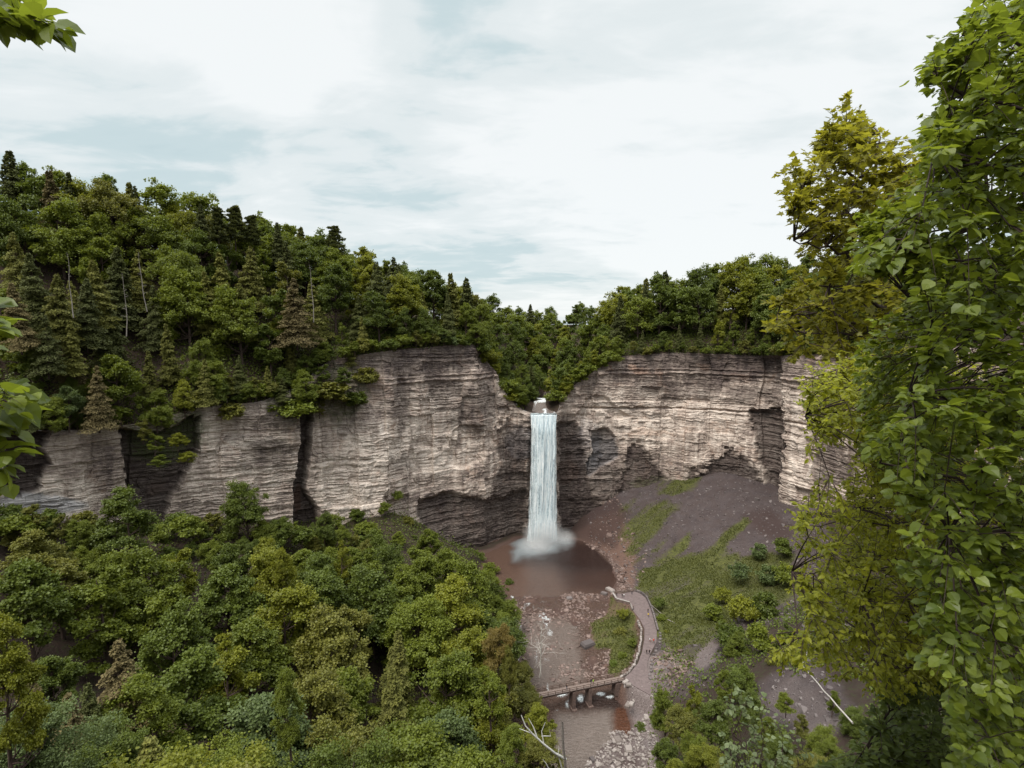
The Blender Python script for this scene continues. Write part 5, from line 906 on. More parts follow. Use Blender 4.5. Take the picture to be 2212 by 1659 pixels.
def build_undergrowth():
    rng = np.random.default_rng(91)
    mb = MB(); n = 150000; si = rng.uniform(10, NS-10, n); d = rng.uniform(-.3, 75, n)*rng.uniform(.2, 1, n); p = upper(si, np.maximum(d, 0)); px, py, dep = proj(p)
    m = (px > -60) & (px < 1900) & ~((abs(px - 1171) < 40) & (d < 12)) & ~((abs(p[:, 0] - np.interp(p[:, 1], [287, 350, 600], [16.4, 22, 60])) < 4.5) & (p[:, 1] > 283)); p = p[m]
    x = rng.uniform(-165, 20, 60000); y = rng.uniform(60, 285, 60000); z = floor_z(x, y); m = (z > .9) & (poly_sd(x, y, PATHP) < -1) & (poly_sd(x, y, BED) < -1.5) & (poly_sd(x, y, POOL) < -1.5) & (fbm(p3(x*.1, y*.1, 0), 3, 93) > -.22); fxp, fyp, _ = proj(np.stack([x, y, z], -1)); m &= ~((fxp < 420) & (fyp > 1380))
    x2 = rng.uniform(30, 160, 44000); y2 = rng.uniform(70, 215, 44000); z2 = floor_z(x2, y2); q2 = np.stack([x2, y2, z2], -1); a, b, _ = proj(q2); m2 = (poly_sd(a, b, [(1405, 1500), (1430, 1400), (1530, 1450), (1560, 1380), (1720, 1300), (1800, 1150), (2250, 1150), (2250, 1720), (1860, 1720), (1880, 1480), (1760, 1440), (1640, 1520), (1720, 1600), (1760, 1720), (1400, 1720)]) > 0) & (fbm(p3(x2*.12, y2*.12, 5), 3, 94) > -.12)
    p = np.concatenate([p, np.stack([x, y, z], -1)[m], q2[m2]]); n = len(p); h = rng.gamma(2, .45, n)*np.clip(.8 + 1.6*fbm(p3(p[:, 0]*.15, p[:, 1]*.15, 2), 3, 95), .15, 2)
    p = p + np.stack([rng.normal(0, .3, n), rng.normal(0, .3, n), h], -1); leaves(mb, p, rng.normal(0, .6, (n, 3)) + (0, 0, -.1), rng.normal(0, .45, (n, 3)) + (0, -.1, .8), rng.uniform(.45, .95, n), KITE, np.clip(rng.uniform(0, .7, n) + .4*fbm(p3(p[:, 0]*.08, p[:, 1]*.08, 7), 3, 96), 0, 1))
    o = obj('undergrowth', mb.mesh('undergrowth', [LEAF['deep']])); tag(o, 'low leafy undergrowth carpeting the wooded slopes and banks', 'undergrowth', kind='stuff')
build_undergrowth()

def build_path():
    import mathutils
    tri = mathutils.geometry.tessellate_polygon([[Vector((a, b, 0)) for a, b in PATHP]])
    V = [(a, b, 3.0) for a, b in PATHP] + [(a, b, 2.6) for a, b in PATHP]; n = len(PATHP); F = np.array(tri)
    Q = np.array([(i, (i+1) % n, n + (i+1) % n, n + i) for i in range(n)])
    o = obj('path', mesh_np('path', V, [F, Q], [PATH])); tag(o, 'brown trodden path from the footbridge to the viewing terrace', 'path', kind='structure')
build_path()

def block(rng, mb, c, size, rz):
    V0 = np.array([(-1, -1, -1), (1, -1, -1), (1, 1, -1), (-1, 1, -1), (-1, -1, 1), (1, -1, 1), (1, 1, 1), (-1, 1, 1)], float)*.5
    bm_top = V0*np.array(size); bm_top[4:, :2] *= .82; bm_top += rng.uniform(-.07, .07, (8, 3))*min(size)
    mid = bm_top[:4]*.0 + (bm_top[:4]*.35 + bm_top[4:]*.65)*np.array((1.14, 1.14, 1)) ; V = np.concatenate([bm_top[:4], mid, bm_top[4:]])
    R = np.array([[math.cos(rz), -math.sin(rz), 0], [math.sin(rz), math.cos(rz), 0], [0, 0, 1]]); V = V @ R.T + np.array(c)
    F = [(3, 2, 1, 0), (8, 9, 10, 11)] + [(a + i, a + (i+1) % 4, a + 4 + (i+1) % 4, a + 4 + i) for a in (0, 4) for i in range(4)]
    mb.add(V, np.array(F), rng.uniform(0, 1))
def along(pts, step):
    pts = np.array(pts, float); d = np.concatenate([[0], np.cumsum(np.linalg.norm(np.diff(pts, axis=0), axis=1))]); n = max(2, int(d[-1]/step)); s = (np.arange(n) + .5)*d[-1]/n
    q = np.stack([np.interp(s, d, pts[:, i]) for i in range(2)], -1); dx = np.gradient(q, axis=0); return q, np.arctan2(dx[:, 1], dx[:, 0])
def build_edging():
    rng = np.random.default_rng(9)
    q, a = along(Zp([(1344, 1467), (1360, 1455), (1375, 1436), (1384, 1410), (1388.5, 1380), (1389, 1358), (1380, 1341)], 3), 1.35); n = len(q)
    for i, (p, r) in enumerate(zip(q, a)):
        mb = MB(); block(rng, mb, (0, 0, .1), (rng.uniform(.9, 1.35), rng.uniform(.55, .9), rng.uniform(.55, .85)), r + rng.normal(0, .15)); o = obj('edging_stone', mb.mesh('edging_stone', [ROCK_PALE]))
        off = rng.uniform(-.75, -.35); o.location = (p[0] - math.sin(r)*off*-1, p[1] + math.cos(r)*off*-1, 3.0)
        tag(o, '%s pale edging stone along the left of the path, counted from the bridge' % NUM[i] if i < len(NUM) else 'pale edging stone near the terrace', 'stone', 'pale edging stones beside the path')
    q, a = along(Zp([(1399, 1470), (1400, 1445), (1402, 1425), (1410, 1410), (1421, 1386), (1422, 1364)], 3), 1.9)
    for i, (p, r) in enumerate(zip(q, a)):
        mb = MB(); block(rng, mb, (0, 0, .05), (rng.uniform(.8, 1.3), rng.uniform(.6, 1.0), rng.uniform(.5, .8)), r + rng.normal(0, .4)); o = obj('kerb_stone', mb.mesh('kerb_stone', [ROCK_GREY])); o.location = (p[0] + math.sin(r)*.7 + rng.uniform(-.2, .5), p[1] - math.cos(r)*.7, 2.95)
        tag(o, '%s rough grey stone on the right of the path, counted from the lower end' % NUM[i], 'stone', 'rough stones on the right of the path')
    for i, (px, py, s, l) in enumerate(((1352, 1474, 1.9, 'flat pale slab at the path end of the footbridge'), (1358, 1480, 1.8, 'second flat pale slab below the path end of the footbridge'), (1372, 1505, 1.6, 'pale boulder below the abutment, upper left of its group'), (1380, 1503, 1.7, 'pale boulder below the abutment, upper right of its group'), (1384, 1519, 1.8, 'long pale boulder below the abutment, lower right of its group'), (1357, 1524, 2.2, 'large pale boulder at the water edge below the abutment'), (1364, 1522, 1.8, 'pale boulder right beside the large one at the water edge'), (1396, 1548, 1.6, 'pale slab by the trees right of the lower stream'), (1398, 1553, 1.7, 'tilted pale slab just below the slab by the trees'), (1390, 1566, 1.5, 'white boulder on the bare bank of the lower stream'), (1362, 1585, 1.6, 'white boulder at the foot of the amber backwater'), (1358, 1620, 2.4, 'largest white boulder on the gravel bar'), (1335, 1599, 2.2, 'long white slab at the top of the gravel bar'), (1280, 1642, 1.9, 'dark-sided boulder at the left edge of the gravel bar'), (1230, 1294, 2.6, 'flat grey slab at the outlet of the pool'), (1318, 1276, 3.4, 'large flat pale slab by the corner of the viewing terrace'), (1305, 1283, 2.4, 'grey boulder left of the flat slab by the terrace'), (1270, 1395, 4.2, 'long tilted slab in the middle of the stream bed'))):
        mb = MB(); block(rng, mb, (0, 0, .12*s), (s*rng.uniform(.9, 1.2), s*rng.uniform(.6, .9), s*rng.uniform(.3, .5)), rng.uniform(0, 3.1)); p = PZ(px, py, 0.0)
        for _ in range(4): zz = max(float(floor_z(p[0], p[1])), float(wz(p[1])) - .1); p = PZ(px, py, zz)
        o = obj('boulder', mb.mesh('boulder', [ROCK_PALE if i not in (13, 14, 16, 17) else ROCK_GREY])); o.location = p; tag(o, l, 'boulder', 'boulders along the stream')
build_edging()

def build_walls():
    rng = np.random.default_rng(11)
    def dry_wall(pts, h, w, z0, mat, name, label, capm=None, step=.8):
        r = thing(name, (*pts[0], z0), label, 'wall'); o0 = np.array((*pts[0], z0)); mb, cb = MB(), MB(); q, a = along(pts, step); rows = max(1, int(round(h/.42)))
        for j in range(rows):
            for p, t in zip(q + (rng.uniform(-.2, .2) if j % 2 else 0)*0, a):
                block(rng, mb, np.array((p[0] + math.cos(t)*(.4 if j % 2 else 0), p[1] + math.sin(t)*(.4 if j % 2 else 0), z0 + (j + .5)*h/rows)) - o0, (step*1.02, w*rng.uniform(.9, 1.1), h/rows*1.0), t)
        obj('stonework', mb.mesh(name + '_stones', [mat]), r)
        if capm:
            for p0, p1 in zip(pts[:-1], pts[1:]): cb.bar(np.array((*p0, z0 + h + .07)) - o0, np.array((*p1, z0 + h + .07)) - o0, w*1.25, .16)
            obj('coping', cb.mesh(name + '_coping', [capm]), r)
        return r
    dry_wall(Zp([(1324, 1285), (1331.5, 1297), (1360, 1305)], 3), 2.5, .55, 1.35, ROCK_RUST, 'terrace_wall', 'pale-topped stone retaining wall around the stream side of the viewing terrace', STONE)
    dry_wall(Zp([(1361.5, 1305.5), (1365.5, 1317.5)], 3), 1.0, .5, 2.9, ROCK_PALE, 'parapet_wall', 'short white stepped stone parapet at the mouth of the viewing terrace', None, .7)
    dry_wall(Zp([(1373.5, 1277), (1386, 1282), (1397, 1291.5), (1407, 1313), (1413, 1332), (1421, 1362)], 3), .95, .6, 2.85, ROCK_GREY, 'dry_stone_wall', 'dark dry stone wall curving along the meadow side of the path')
    pts = np.array(Zp([(1325, 1284), (1350, 1280.3), (1373, 1277)], 3)); r = thing('timber_rail', (*pts[0], 3.0), 'pale timber rail along the far edge of the viewing terrace', 'railing'); o0 = np.array((*pts[0], 3.0))
    mb = MB(); 
    for z in (.55, 1.0):
        for a, b in zip(pts[:-1], pts[1:]): mb.bar(np.array((*a, 3 + z)) - o0, np.array((*b, 3 + z)) - o0, .16, .20)
    obj('rail', mb.mesh('terrace_rail', [WOOD_PALE]), r); q, _ = along(pts, 1.9)
    pm = MB(); pm.box((0, 0, .52), (.18, .18, 1.16)); pme = pm.mesh('terrace_post', [WOOD])
    for p in q: obj('post', pme, r, np.array((*p, 3.0)) - o0)
    # drift logs on the meadow edge
    for (a, b, l) in (((1408, 1304, 3.6), (1433, 1321, 4.6), 'bleached log lying in the grass behind the dry stone wall'), ((1443, 1329, 5.0), (1458, 1338, 5.6), 'short grey log lying on the meadow')):
        A, B = PZ(*a), PZ(*b); A[2] = float(floor_z(A[0], A[1])) + .15; B[2] = float(floor_z(B[0], B[1])) + .15; mb = MB(); u = np.linspace(0, 1, 6)[:, None]; pt = (A*(1-u) + B*u) - A; pt += RNG.normal(0, .06, pt.shape); mb.tube(pt, np.linspace(.22, .12, 6), 7)
        o = obj('fallen_log', mb.mesh('fallen_log', [BARK_GREY], True)); o.location = A; tag(o, l, 'log')
build_walls()

def build_bridge():
    A = PZ(1152, 1509.5, 3.0); B = PZ(1349, 1469.5, 3.0); d = B - A; L = np.linalg.norm(d); d /= L; s = np.array((-d[1], d[0], 0)); rz = math.atan2(d[1], d[0]); w = 2.3
    B2 = A + d*L; far = s if (s[1] > 0) else -s; mid = far*w/2
    r = thing('footbridge', A, 'weathered timber footbridge with post railings crossing the stream on two stone piers', 'bridge')
    dk = MB(); n = int(L/.32)
    for i in range(n): dk.box(d*(i + .5)*L/n + mid + (0, 0, -.06), (L/n*.86, w, .10), rz, random.random())
    obj('deck', dk.mesh('deck', [WOOD_PALE]), r); g = MB()
    for k in (.06, w/2, w - .06): g.bar(far*k + (0, 0, -.30), d*L + far*k + (0, 0, -.30), .22, .34)
    obj('girder', g.mesh('girder', [BARK_DARK]), r)
    pm = MB(); pm.box((0, 0, .45), (.16, .16, 1.5)); pm.box((0, 0, 1.22), (.2, .2, .06)); pme = pm.mesh('post', [WOOD])
    for k in (-.06, w + .06):
        rl = MB()
        for z in (.5, 1.05): rl.bar(far*k + (0, 0, z), d*L + far*k + (0, 0, z), .10, .16)
        obj('railing', rl.mesh('railing', [WOOD]), r); m = int(L/2.3)
        for i in range(m + 1): o = obj('post', pme, r, d*i*L/m + far*(k + (.09 if k > 0 else -.09))); o.rotation_euler = (0, 0, rz)
    for px, py in ((1238, 1491), (1273, 1484)):
        q = PZ(px, py, 2.6); t = float(np.dot(q - A, d)); c = d*t + mid; zb = -3.6; p = MB(); hgt = 2.35 - zb
        p.box(np.array((c[0], c[1], zb - 3.0 + 3.0 - 3.0 + hgt/2)), (1.05, w + .9, hgt), rz, .4, .80); p.box(np.array((c[0], c[1], zb - 3.0 + .35)), (1.7, w + 2.2, .8), rz, .6, .95)
        obj('pier', p.mesh('pier', [STONE_DARK]), r)
    ab = MB(); c = d*(L - 1.6) + mid; ab.box((c[0], c[1], -2.6), (3.0, w + .7, 3.9), rz, .3, .95)
    obj('abutment', ab.mesh('abutment', [STONE_DARK]), r); pl = MB(); c2 = d*(L + .55) - far*.75; pl.box((c2[0], c2[1], -1.55), (2.9, .5, 2.5), rz + .5, .5, .98); obj('abutment_block', pl.mesh('abutment_block', [CONCRETE]), r)
    lg = MB(); a = PZ(1332, 1478, 0.6) - A; b = PZ(1372, 1504, -1.0) - A; lg.tube([a, (a+b)/2 + (0, 0, .1), b], [.22, .2, .16], 7); o = obj('drift_log', lg.mesh('drift_log', [BARK])); o.location = A; tag(o, 'brown driftwood log leaning against the bridge abutment', 'log')
    return A, d, far, L
BR_A, BR_D, BR_S, BR_L = build_bridge()

# ------------------------------------------------------------------ people
def person_mesh(pose):
    V = {'pel': (0, 0, .95), 'wst': (0, .01, 1.12), 'chs': (0, .0, 1.36), 'nck': (0, .01, 1.50), 'hd': (0, -.015, 1.60), 'crn': (0, .0, 1.70)}
    R = {'pel': (.155, .115), 'wst': (.135, .10), 'chs': (.165, .115), 'nck': (.058, .058), 'hd': (.088, .10), 'crn': (.07, .085)}
    E = [('pel', 'wst'), ('wst', 'chs'), ('chs', 'nck'), ('nck', 'hd'), ('hd', 'crn')]
    sw = {'stand': 0.0, 'walk': .20, 'lean': .04}[pose]
    for s, k in ((1, 'l'), (-1, 'r')):
        f = sw*s
        for n, p, r in (('hip', (.095*s, 0, .88), .085), ('kne', (.10*s, -f*.7 - .02, .49), .062), ('ank', (.10*s, -f*1.5 + .03, .09), .042), ('toe', (.115*s, -f*1.5 - .14, .035), .034),
                        ('sho', (.185*s, .0, 1.40), .062), ('elb', (.245*s, f*.55 + (.02 if pose != 'lean' else -.12), 1.12), .045), ('wri', (.235*s, f*.9 - .07 - (.18 if pose == 'lean' else 0), .90 + (.18 if pose == 'lean' else 0)), .032), ('hnd', (.232*s, f*1.0 - .10 - (.20 if pose == 'lean' else 0), .81 + (.22 if pose == 'lean' else 0)), .030)):
            V[n+k] = p; R[n+k] = (r, r)
        E += [('pel', 'hip'+k), ('hip'+k, 'kne'+k), ('kne'+k, 'ank'+k), ('ank'+k, 'toe'+k), ('chs', 'sho'+k), ('sho'+k, 'elb'+k), ('elb'+k, 'wri'+k), ('wri'+k, 'hnd'+k)]
    names = list(V); me = bpy.data.meshes.new('figure'); me.from_pydata([V[n] for n in names], [(names.index(a), names.index(b)) for a, b in E], [])
    o = bpy.data.objects.new('figure', me); C.objects.link(o); m = o.modifiers.new('Skin', 'SKIN'); m.use_smooth_shade = True
    for i, n in enumerate(names): sv = me.skin_vertices[0].data[i]; sv.radius = R[n]; sv.use_root = (n == 'pel')
    sub = o.modifiers.new('Sub', 'SUBSURF'); sub.levels = 1; sub.render_levels = 1
    dg = bpy.context.evaluated_depsgraph_get(); out = bpy.data.meshes.new_from_object(o.evaluated_get(dg)); bpy.data.objects.remove(o); out.name = 'person_' + pose
    return out
def cloth(name, c): t = NT(name); return t.done(t.pbr(c, .85, .2))
CL = {k: cloth('cloth_' + k, c) for k, c in dict(black=(.012, .012, .014), navy=(.02, .022, .035), charcoal=(.035, .032, .032), white=(.72, .72, .72), pink=(.62, .45, .44), yellow=(.75, .52, .06), red=(.62, .06, .03), lime=(.36, .72, .06), denim=(.06, .075, .11), maroon=(.16, .04, .035), tan=(.33, .24, .16)).items()}
SKIN = cloth('skin', (.42, .25, .18)); HAIR = cloth('hair_brown', (.03, .02, .015)); SHOE = cloth('shoe_dark', (.03, .03, .03)); SHOEW = cloth('shoe_white', (.6, .6, .6))
def build_people():
    PM = {}
    for pose in ('stand', 'walk', 'lean'):
        me = person_mesh(pose); nf = len(me.polygons); c = np.zeros(nf*3); me.polygons.foreach_get('center', c); c = c.reshape(-1, 3); mi = np.zeros(nf, np.int32)
        z, ax, y = c[:, 2], abs(c[:, 0]), c[:, 1]
        mi[:] = 0; mi[z < .97] = 1; mi[(z < .10)] = 3; mi[(ax > .185) & (z < 1.25)] = 0; mi[(ax > .17) & (z < 1.02) & (z > .6)] = 2; mi[z > 1.47] = 2; mi[(z > 1.52) & ((y > .02) | (z > 1.675))] = 4
        for _ in range(5): me.materials.append(SKIN)
        me.polygons.foreach_set('material_index', mi); PM[pose] = me
        fm = MB()  # face and hands
        for s in (-1, 1): fm.box((.034*s, -.112, 1.615), (.022, .012, .012))
        fm.box((0, -.122, 1.59), (.02, .03, .034)); fm.box((0, -.110, 1.552), (.045, .01, .010))
        for s in (-1, 1): fm.box((.094*s, -.005, 1.60), (.014, .035, .05))
        PM[pose + 'f'] = fm.mesh('face', [SKIN])
    L = [(1332.3, 1287.5, 'lean', 'charcoal', 'black', 0, 1.02, 'person in dark clothes alone at the corner of the viewing terrace'), (1344, 1291, 'stand', 'black', 'black', 2.9, 1.0, 'person in black beside a white-shirted companion on the viewing terrace'), (1347.6, 1290.4, 'stand', 'white', 'black', 2.6, .98, 'person in a white top and dark trousers on the viewing terrace'), (1365, 1284, 'lean', 'charcoal', 'navy', 0, 1.0, 'person in grey leaning at the far rail of the terrace'), (1368.2, 1316.5, 'stand', 'black', 'black', 1.2, 1.05, 'slim person in black standing by the short white parapet'), (1399.8, 1323, 'walk', 'charcoal', 'black', 3.2, 1.0, 'person in dark clothes walking just behind the yellow shirt on the path'), (1400.5, 1333.5, 'walk', 'yellow', 'black', .1, 1.08, 'person in a bright yellow shirt and dark shorts walking down the path'),
         (1403.8, 1387, 'walk', 'white', 'maroon', .5, 1.02, 'person in a white shirt and dark shorts walking on the lower path'), (1407.2, 1386.5, 'walk', 'pink', 'tan', .4, .72, 'small child in pale clothes between two adults on the lower path'), (1412, 1389.5, 'walk', 'red', 'black', .2, 1.08, 'person in a bright orange-red top and black trousers on the lower path'), (1397, 1413, 'walk', 'black', 'black', 3.0, 1.0, 'shorter of two people in black nearest the bridge on the path'), (1402.8, 1414, 'walk', 'black', 'black', 3.2, 1.14, 'taller of two people in black nearest the bridge on the path')]
    for i, (px, py, pose, a, b, rz, sc, lab) in enumerate(L): put(PM, PZ(px, py, 3.01), pose, a, b, rz, sc, lab, i)
    for px, k, pose, a, b, rz, sc, lab in ((1224, .9, 'walk', 'black', 'denim', 2.0, 1.1, 'person in dark clothes at the wooded end of the footbridge'), (1276.5, 1.5, 'lean', 'navy', 'navy', .2, 1.05, 'person in navy leaning on the rail in the middle of the footbridge'), (1281.5, .9, 'stand', 'lime', 'maroon', 1.0, 1.1, 'person in a bright lime jacket in the middle of the footbridge')):
        best = min(np.linspace(0, BR_L, 400), key=lambda t: abs(proj(BR_A + BR_D*t + BR_S*k)[0] - px)); p = BR_A + BR_D*best + BR_S*k; p[2] = 3.0; put(PM, p, pose, a, b, rz, sc, lab, 3)
def put(PM, p, pose, a, b, rz, sc, lab, i):
    o = obj('person', PM[pose]); o.location = p; o.rotation_euler = (0, 0, rz); o.scale = (sc,)*3; tag(o, lab, 'person')
    for s, m in zip(o.material_slots, (CL[a], CL[b], SKIN, SHOEW if a == 'yellow' else SHOE, HAIR)): s.link = 'OBJECT'; s.material = m
    f = obj('face', PM[pose + 'f'], o)
build_people()

# ------------------------------------------------------------------ near trees at the overlook
def tree_from_tips(name, label, base, limbs, tips, rng, leaf, lsize, nleaf, twig=.5, tpl=OVATE, lm=None, bark=BARK_DARK, droop=.3, r0=.10, spread=.6, cluster=6, petiole=.3):
    """base: trunk foot; limbs: polylines (world) with start radius; tips: leafy shoot ends"""
    base = np.asarray(base, float); tb, mb = MB(), MB(); nodes = []
    for pts, r in limbs:
        pts = np.asarray(pts, float); u = np.linspace(0, 1, 14); k = np.linspace(0, 1, len(pts)); q = np.stack([np.interp(u, k, pts[:, i]) for i in range(3)], -1); q[1:-1] += rng.normal(0, .012*np.linalg.norm(pts[-1]-pts[0]), (12, 3))
        tb.tube(q - base, np.linspace(r, r*.25, 14), 8); nodes += [(p, r*(1 - .75*t)) for p, t in zip(q, u)]
    NP = np.array([n[0] for n in nodes]); NR = np.array([n[1] for n in nodes]); order = np.argsort(((tips - tips.mean(0))**2).sum(-1)); left = list(range(len(tips)))
    while left:
        i = left[rng.integers(len(left))]; dd = np.linalg.norm(tips[left] - tips[i], axis=1); grp = [left[j] for j in np.argsort(dd)[:cluster] if dd[j] < spread*3]
        g = set(grp); left = [j for j in left if j not in g]; cen = tips[grp].mean(0)
        a = NP[np.argmin(np.linalg.norm(NP - cen, axis=1) + .6*np.linalg.norm(NP - base, axis=1)*.15)]; ra = .012*spread/.6
        jn = a + (cen - a)*.72 + rng.normal(0, .05*spread, 3); m = (a + jn)/2 + (0, 0, .08*np.linalg.norm(jn - a)); u = np.linspace(0, 1, 6)[:, None]; q = (1-u)**2*a + 2*u*(1-u)*m + u*u*jn; tb.tube(q - base, np.linspace(ra*1.3, ra*.7, 6), 5)
        for t in grp:
            e = tips[t]; dirv = unit(e - jn); out = unit(dirv + (e - base)*(1, 1, .2)/max(.1, np.linalg.norm(e - base))*.5); s0 = jn; m = (s0 + e)/2 + (0, 0, .10*np.linalg.norm(e - s0)); u = np.linspace(0, 1, 5)[:, None]; q = (1-u)**2*s0 + 2*u*(1-u)*m + u*u*e; tb.tube(q - base, np.linspace(ra*.6, ra*.2, 5), 4)
            n = max(3, int(nleaf*rng.uniform(.7, 1.3))); uu = rng.uniform(0, 1, n)**.7; bk = unit(q[-1] - q[1] + 1e-4); pp = e - bk*(twig*(1 - uu))[:, None]
            sidev = unit(np.cross(bk, (0, 0, 1.0)) + 1e-4); sg = np.where(np.arange(n) % 2, 1, -1)[:, None]
            al = bk*.55 + sidev*sg*.8 + np.array((0, 0, -droop)) + rng.normal(0, .35, (n, 3)); al = unit(al); pos = pp + al*lsize*petiole*rng.uniform(.5, 1.2, n)[:, None]
            nr = np.array((0, 0, 1.0)) + unit(e - base)*.25 + rng.normal(0, .45, (n, 3)); leaves(mb, pos - base, al, nr, lsize*rng.uniform(.5, 1.3, n), tpl, np.clip(rng.uniform(0, 1)*.45 + rng.uniform(0, .55, n), 0, 1))
    r = thing(name, base, label, 'tree'); obj('crown', mb.mesh(name + '_crown', [lm]), r); obj('trunk', tb.mesh(name + '_trunk', [bark], True), r); return r
def tips_in(rng, poly, n, Y0, Y1, bulge=0.0):
    q = in_poly(rng, poly, n); d = rng.uniform(Y0, Y1, n); return P(q[:, 0], q[:, 1], d)
NL_BIG = mat_leaf('near_leaf_green', (.060, .090, .010), (.205, .245, .026), .52, .42, .4, 0.0)
NL_MAPLE = mat_leaf('maple_leaf', (.100, .104, .012), (.285, .265, .028), .56, .5, .3, 0.0)
NL_HORN = mat_leaf('hornbeam_leaf', (.115, .135, .012), (.38, .385, .034), .58, .45, .35, 0.0)
NL_PALE = mat_leaf('pale_leaf', (.08, .11, .035), (.21, .25, .12), .3, .5, .4, 0.0)
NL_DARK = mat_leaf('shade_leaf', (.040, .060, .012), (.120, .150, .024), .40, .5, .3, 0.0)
def near_trees():
    rng = np.random.default_rng(55)
    # big round-leaved tree on the right
    poly = [(2110, -60), (2085, 40), (2070, 85), (2000, 125), (1988, 150), (2075, 178), (2060, 230), (2005, 268), (1990, 325), (2030, 345), (1965, 395), (1905, 430), (1850, 488), (1905, 505), (1850, 560), (1845, 585), (1950, 572), (1990, 640), (2060, 662), (2010, 720), (1955, 745), (1995, 800), (1950, 850), (1860, 970), (1900, 1010), (1950, 1000), (1930, 1050), (1900, 1085), (1990, 1125), (1930, 1230), (1990, 1285), (1960, 1400), (2040, 1480), (2040, 1720), (2330, 1720), (2330, -60)]
    tp = np.concatenate([tips_in(rng, poly, 1050, 3.2, 5.0), tips_in(rng, poly, 750, 5.0, 7.4), tips_in(rng, [(1990, 120), (2330, -40), (2330, 700), (1980, 720), (1930, 560), (1960, 420)], 420, 4.5, 7.5), tips_in(rng, [(1842, 482), (1905, 440), (2000, 430), (2000, 650), (1945, 580), (1845, 592)], 200, 4.6, 6.6), tips_in(rng, [(2000, 128), (2090, 95), (2090, 185), (2005, 168)], 60, 4.2, 5.0), tips_in(rng, [(1990, 268), (2080, 230), (2080, 345), (1988, 330)], 70, 4.4, 6), tips_in(rng, [(1850, 690), (2010, 660), (2010, 1110), (1940, 1060), (1850, 980)], 320, 5.6, 8), tips_in(rng, [(2330, -300), (2750, -200), (3000, 300), (3000, 1000), (2800, 1450), (2330, 1720)], 700, 3.4, 7.0)])
    b = np.array((6.6, 4.6, 108.6)); lim = [([b, b + (-.1, 0, 3), b + (-.2, .1, 6.5), b + (-.3, 0, 10)], .16)]
    for px, py, Y in ((1900, 520, 4.6), (2010, 160, 4.4), (2020, 330, 4.2), (1960, 640, 5.0), (1960, 860, 4.4), (1900, 1000, 4.6), (2050, 1150, 4.0), (2060, 1350, 4.4), (2100, 1550, 4.2), (2150, 60, 4.6), (2120, 720, 5.4), (2140, 480, 5.6)):
        e = P(px, py, Y); s = b + (-.15, .05, max(.6, min(9.6, (e[2] - b[2])*.82 - .4))); lim.append(([s, s*.6 + e*.4 + (0, 0, .25), e], .035))
    tree_from_tips('linden_tree', 'large linden with big round bright leaves filling the right edge', b, lim, tp, rng, None, .064, 12, .32, OVATE, NL_BIG, spread=.30, droop=.28, petiole=.5)
    # maple against the sky
    poly = [(1672, 402), (1690, 372), (1750, 345), (1768, 292), (1800, 260), (1830, 226), (1852, 224), (1862, 272), (1918, 256), (1895, 310), (1955, 335), (2000, 312), (2020, 420), (1960, 470), (1900, 560), (1960, 640), (1960, 780), (1830, 800), (1760, 775), (1700, 745), (1652, 695), (1662, 655), (1735, 600), (1752, 555), (1695, 528), (1745, 500), (1692, 452)]
    tp = tips_in(rng, poly, 900, 12.5, 19); tp[:, 2] = np.round(tp[:, 2]/.75)*.75 + rng.normal(0, .12, len(tp)); b = np.array((14.5, 15.5, 101.0)); t0 = P(1930, 800, 15.5); c1 = P(1900, 560, 15.5); top = P(1850, 300, 15.5)
    lim = [([b, t0, c1, top], .17)]
    for px, py, Y in ((1700, 400, 15), (1780, 320, 14.5), (1900, 290, 16.5), (1715, 520, 14), (1680, 680, 14.5), (1740, 720, 17), (1790, 620, 13.5), (1960, 380, 17), (1800, 450, 17.5)):
        e = P(px, py, Y); s = c1 + (t0 - c1)*np.clip((py - 480)/320, -.55, .9); lim.append(([s, s*.5 + e*.5 + (0, 0, .15), e], .055))
    tree_from_tips('maple_tree', 'tall golden-green maple with open branches against the sky on the right', b, lim, tp, rng, None, .165, 15, .75, MAPLE, NL_MAPLE, spread=.9, droop=.15, r0=.17)
    # hornbeam in the middle
    poly = [(1724, 782), (1790, 772), (1860, 742), (2080, 770), (2110, 1300), (2040, 1480), (1880, 1480), (1850, 1440), (1775, 1432), (1655, 1388), (1662, 1352), (1765, 1342), (1705, 1262), (1694, 1222), (1745, 1200), (1805, 1152), (1698, 1132), (1745, 1042), (1835, 1032), (1895, 985), (1835, 932), (1725, 914), (1745, 882), (1730, 830)]
    tp = np.concatenate([tips_in(rng, poly, 1700, 7.0, 12.5), tips_in(rng, [(1724, 782), (1790, 772), (1860, 742), (2080, 770), (2090, 1020), (1980, 1010), (1895, 985), (1835, 932), (1725, 914), (1745, 882), (1730, 830)], 620, 8, 13), tips_in(rng, [(1840, 960), (2080, 960), (2080, 1500), (1890, 1480), (1850, 1380), (1800, 1100)], 1000, 9, 13), tips_in(rng, [(2080, 770), (2420, 820), (2420, 1400), (2080, 1480)], 600, 8, 13)]); tp[:, 2] = np.round(tp[:, 2]/.42)*.42 + rng.normal(0, .055, len(tp)) - .05*np.abs(tp[:, 0] - 9); b = np.array((11.5, 9.5, 104.5)); lim = [([b, b + (-.3, 0, 4), b + (-.5, 0, 8)], .13)]
    for px, py, Y in ((1740, 820, 9), (1740, 900, 8.5), (1720, 1120, 9), (1710, 1235, 8.6), (1670, 1370, 8.8), (1850, 1100, 9), (1860, 1300, 8.4), (1900, 840, 10), (1900, 1440, 9)):
        e = P(px, py, Y); s = b + (-.4, 0, np.clip((e[2] - b[2])*.85, .5, 7.8)); lim.append(([s, s*.5 + e*.5 + (0, 0, .3), e], .032))
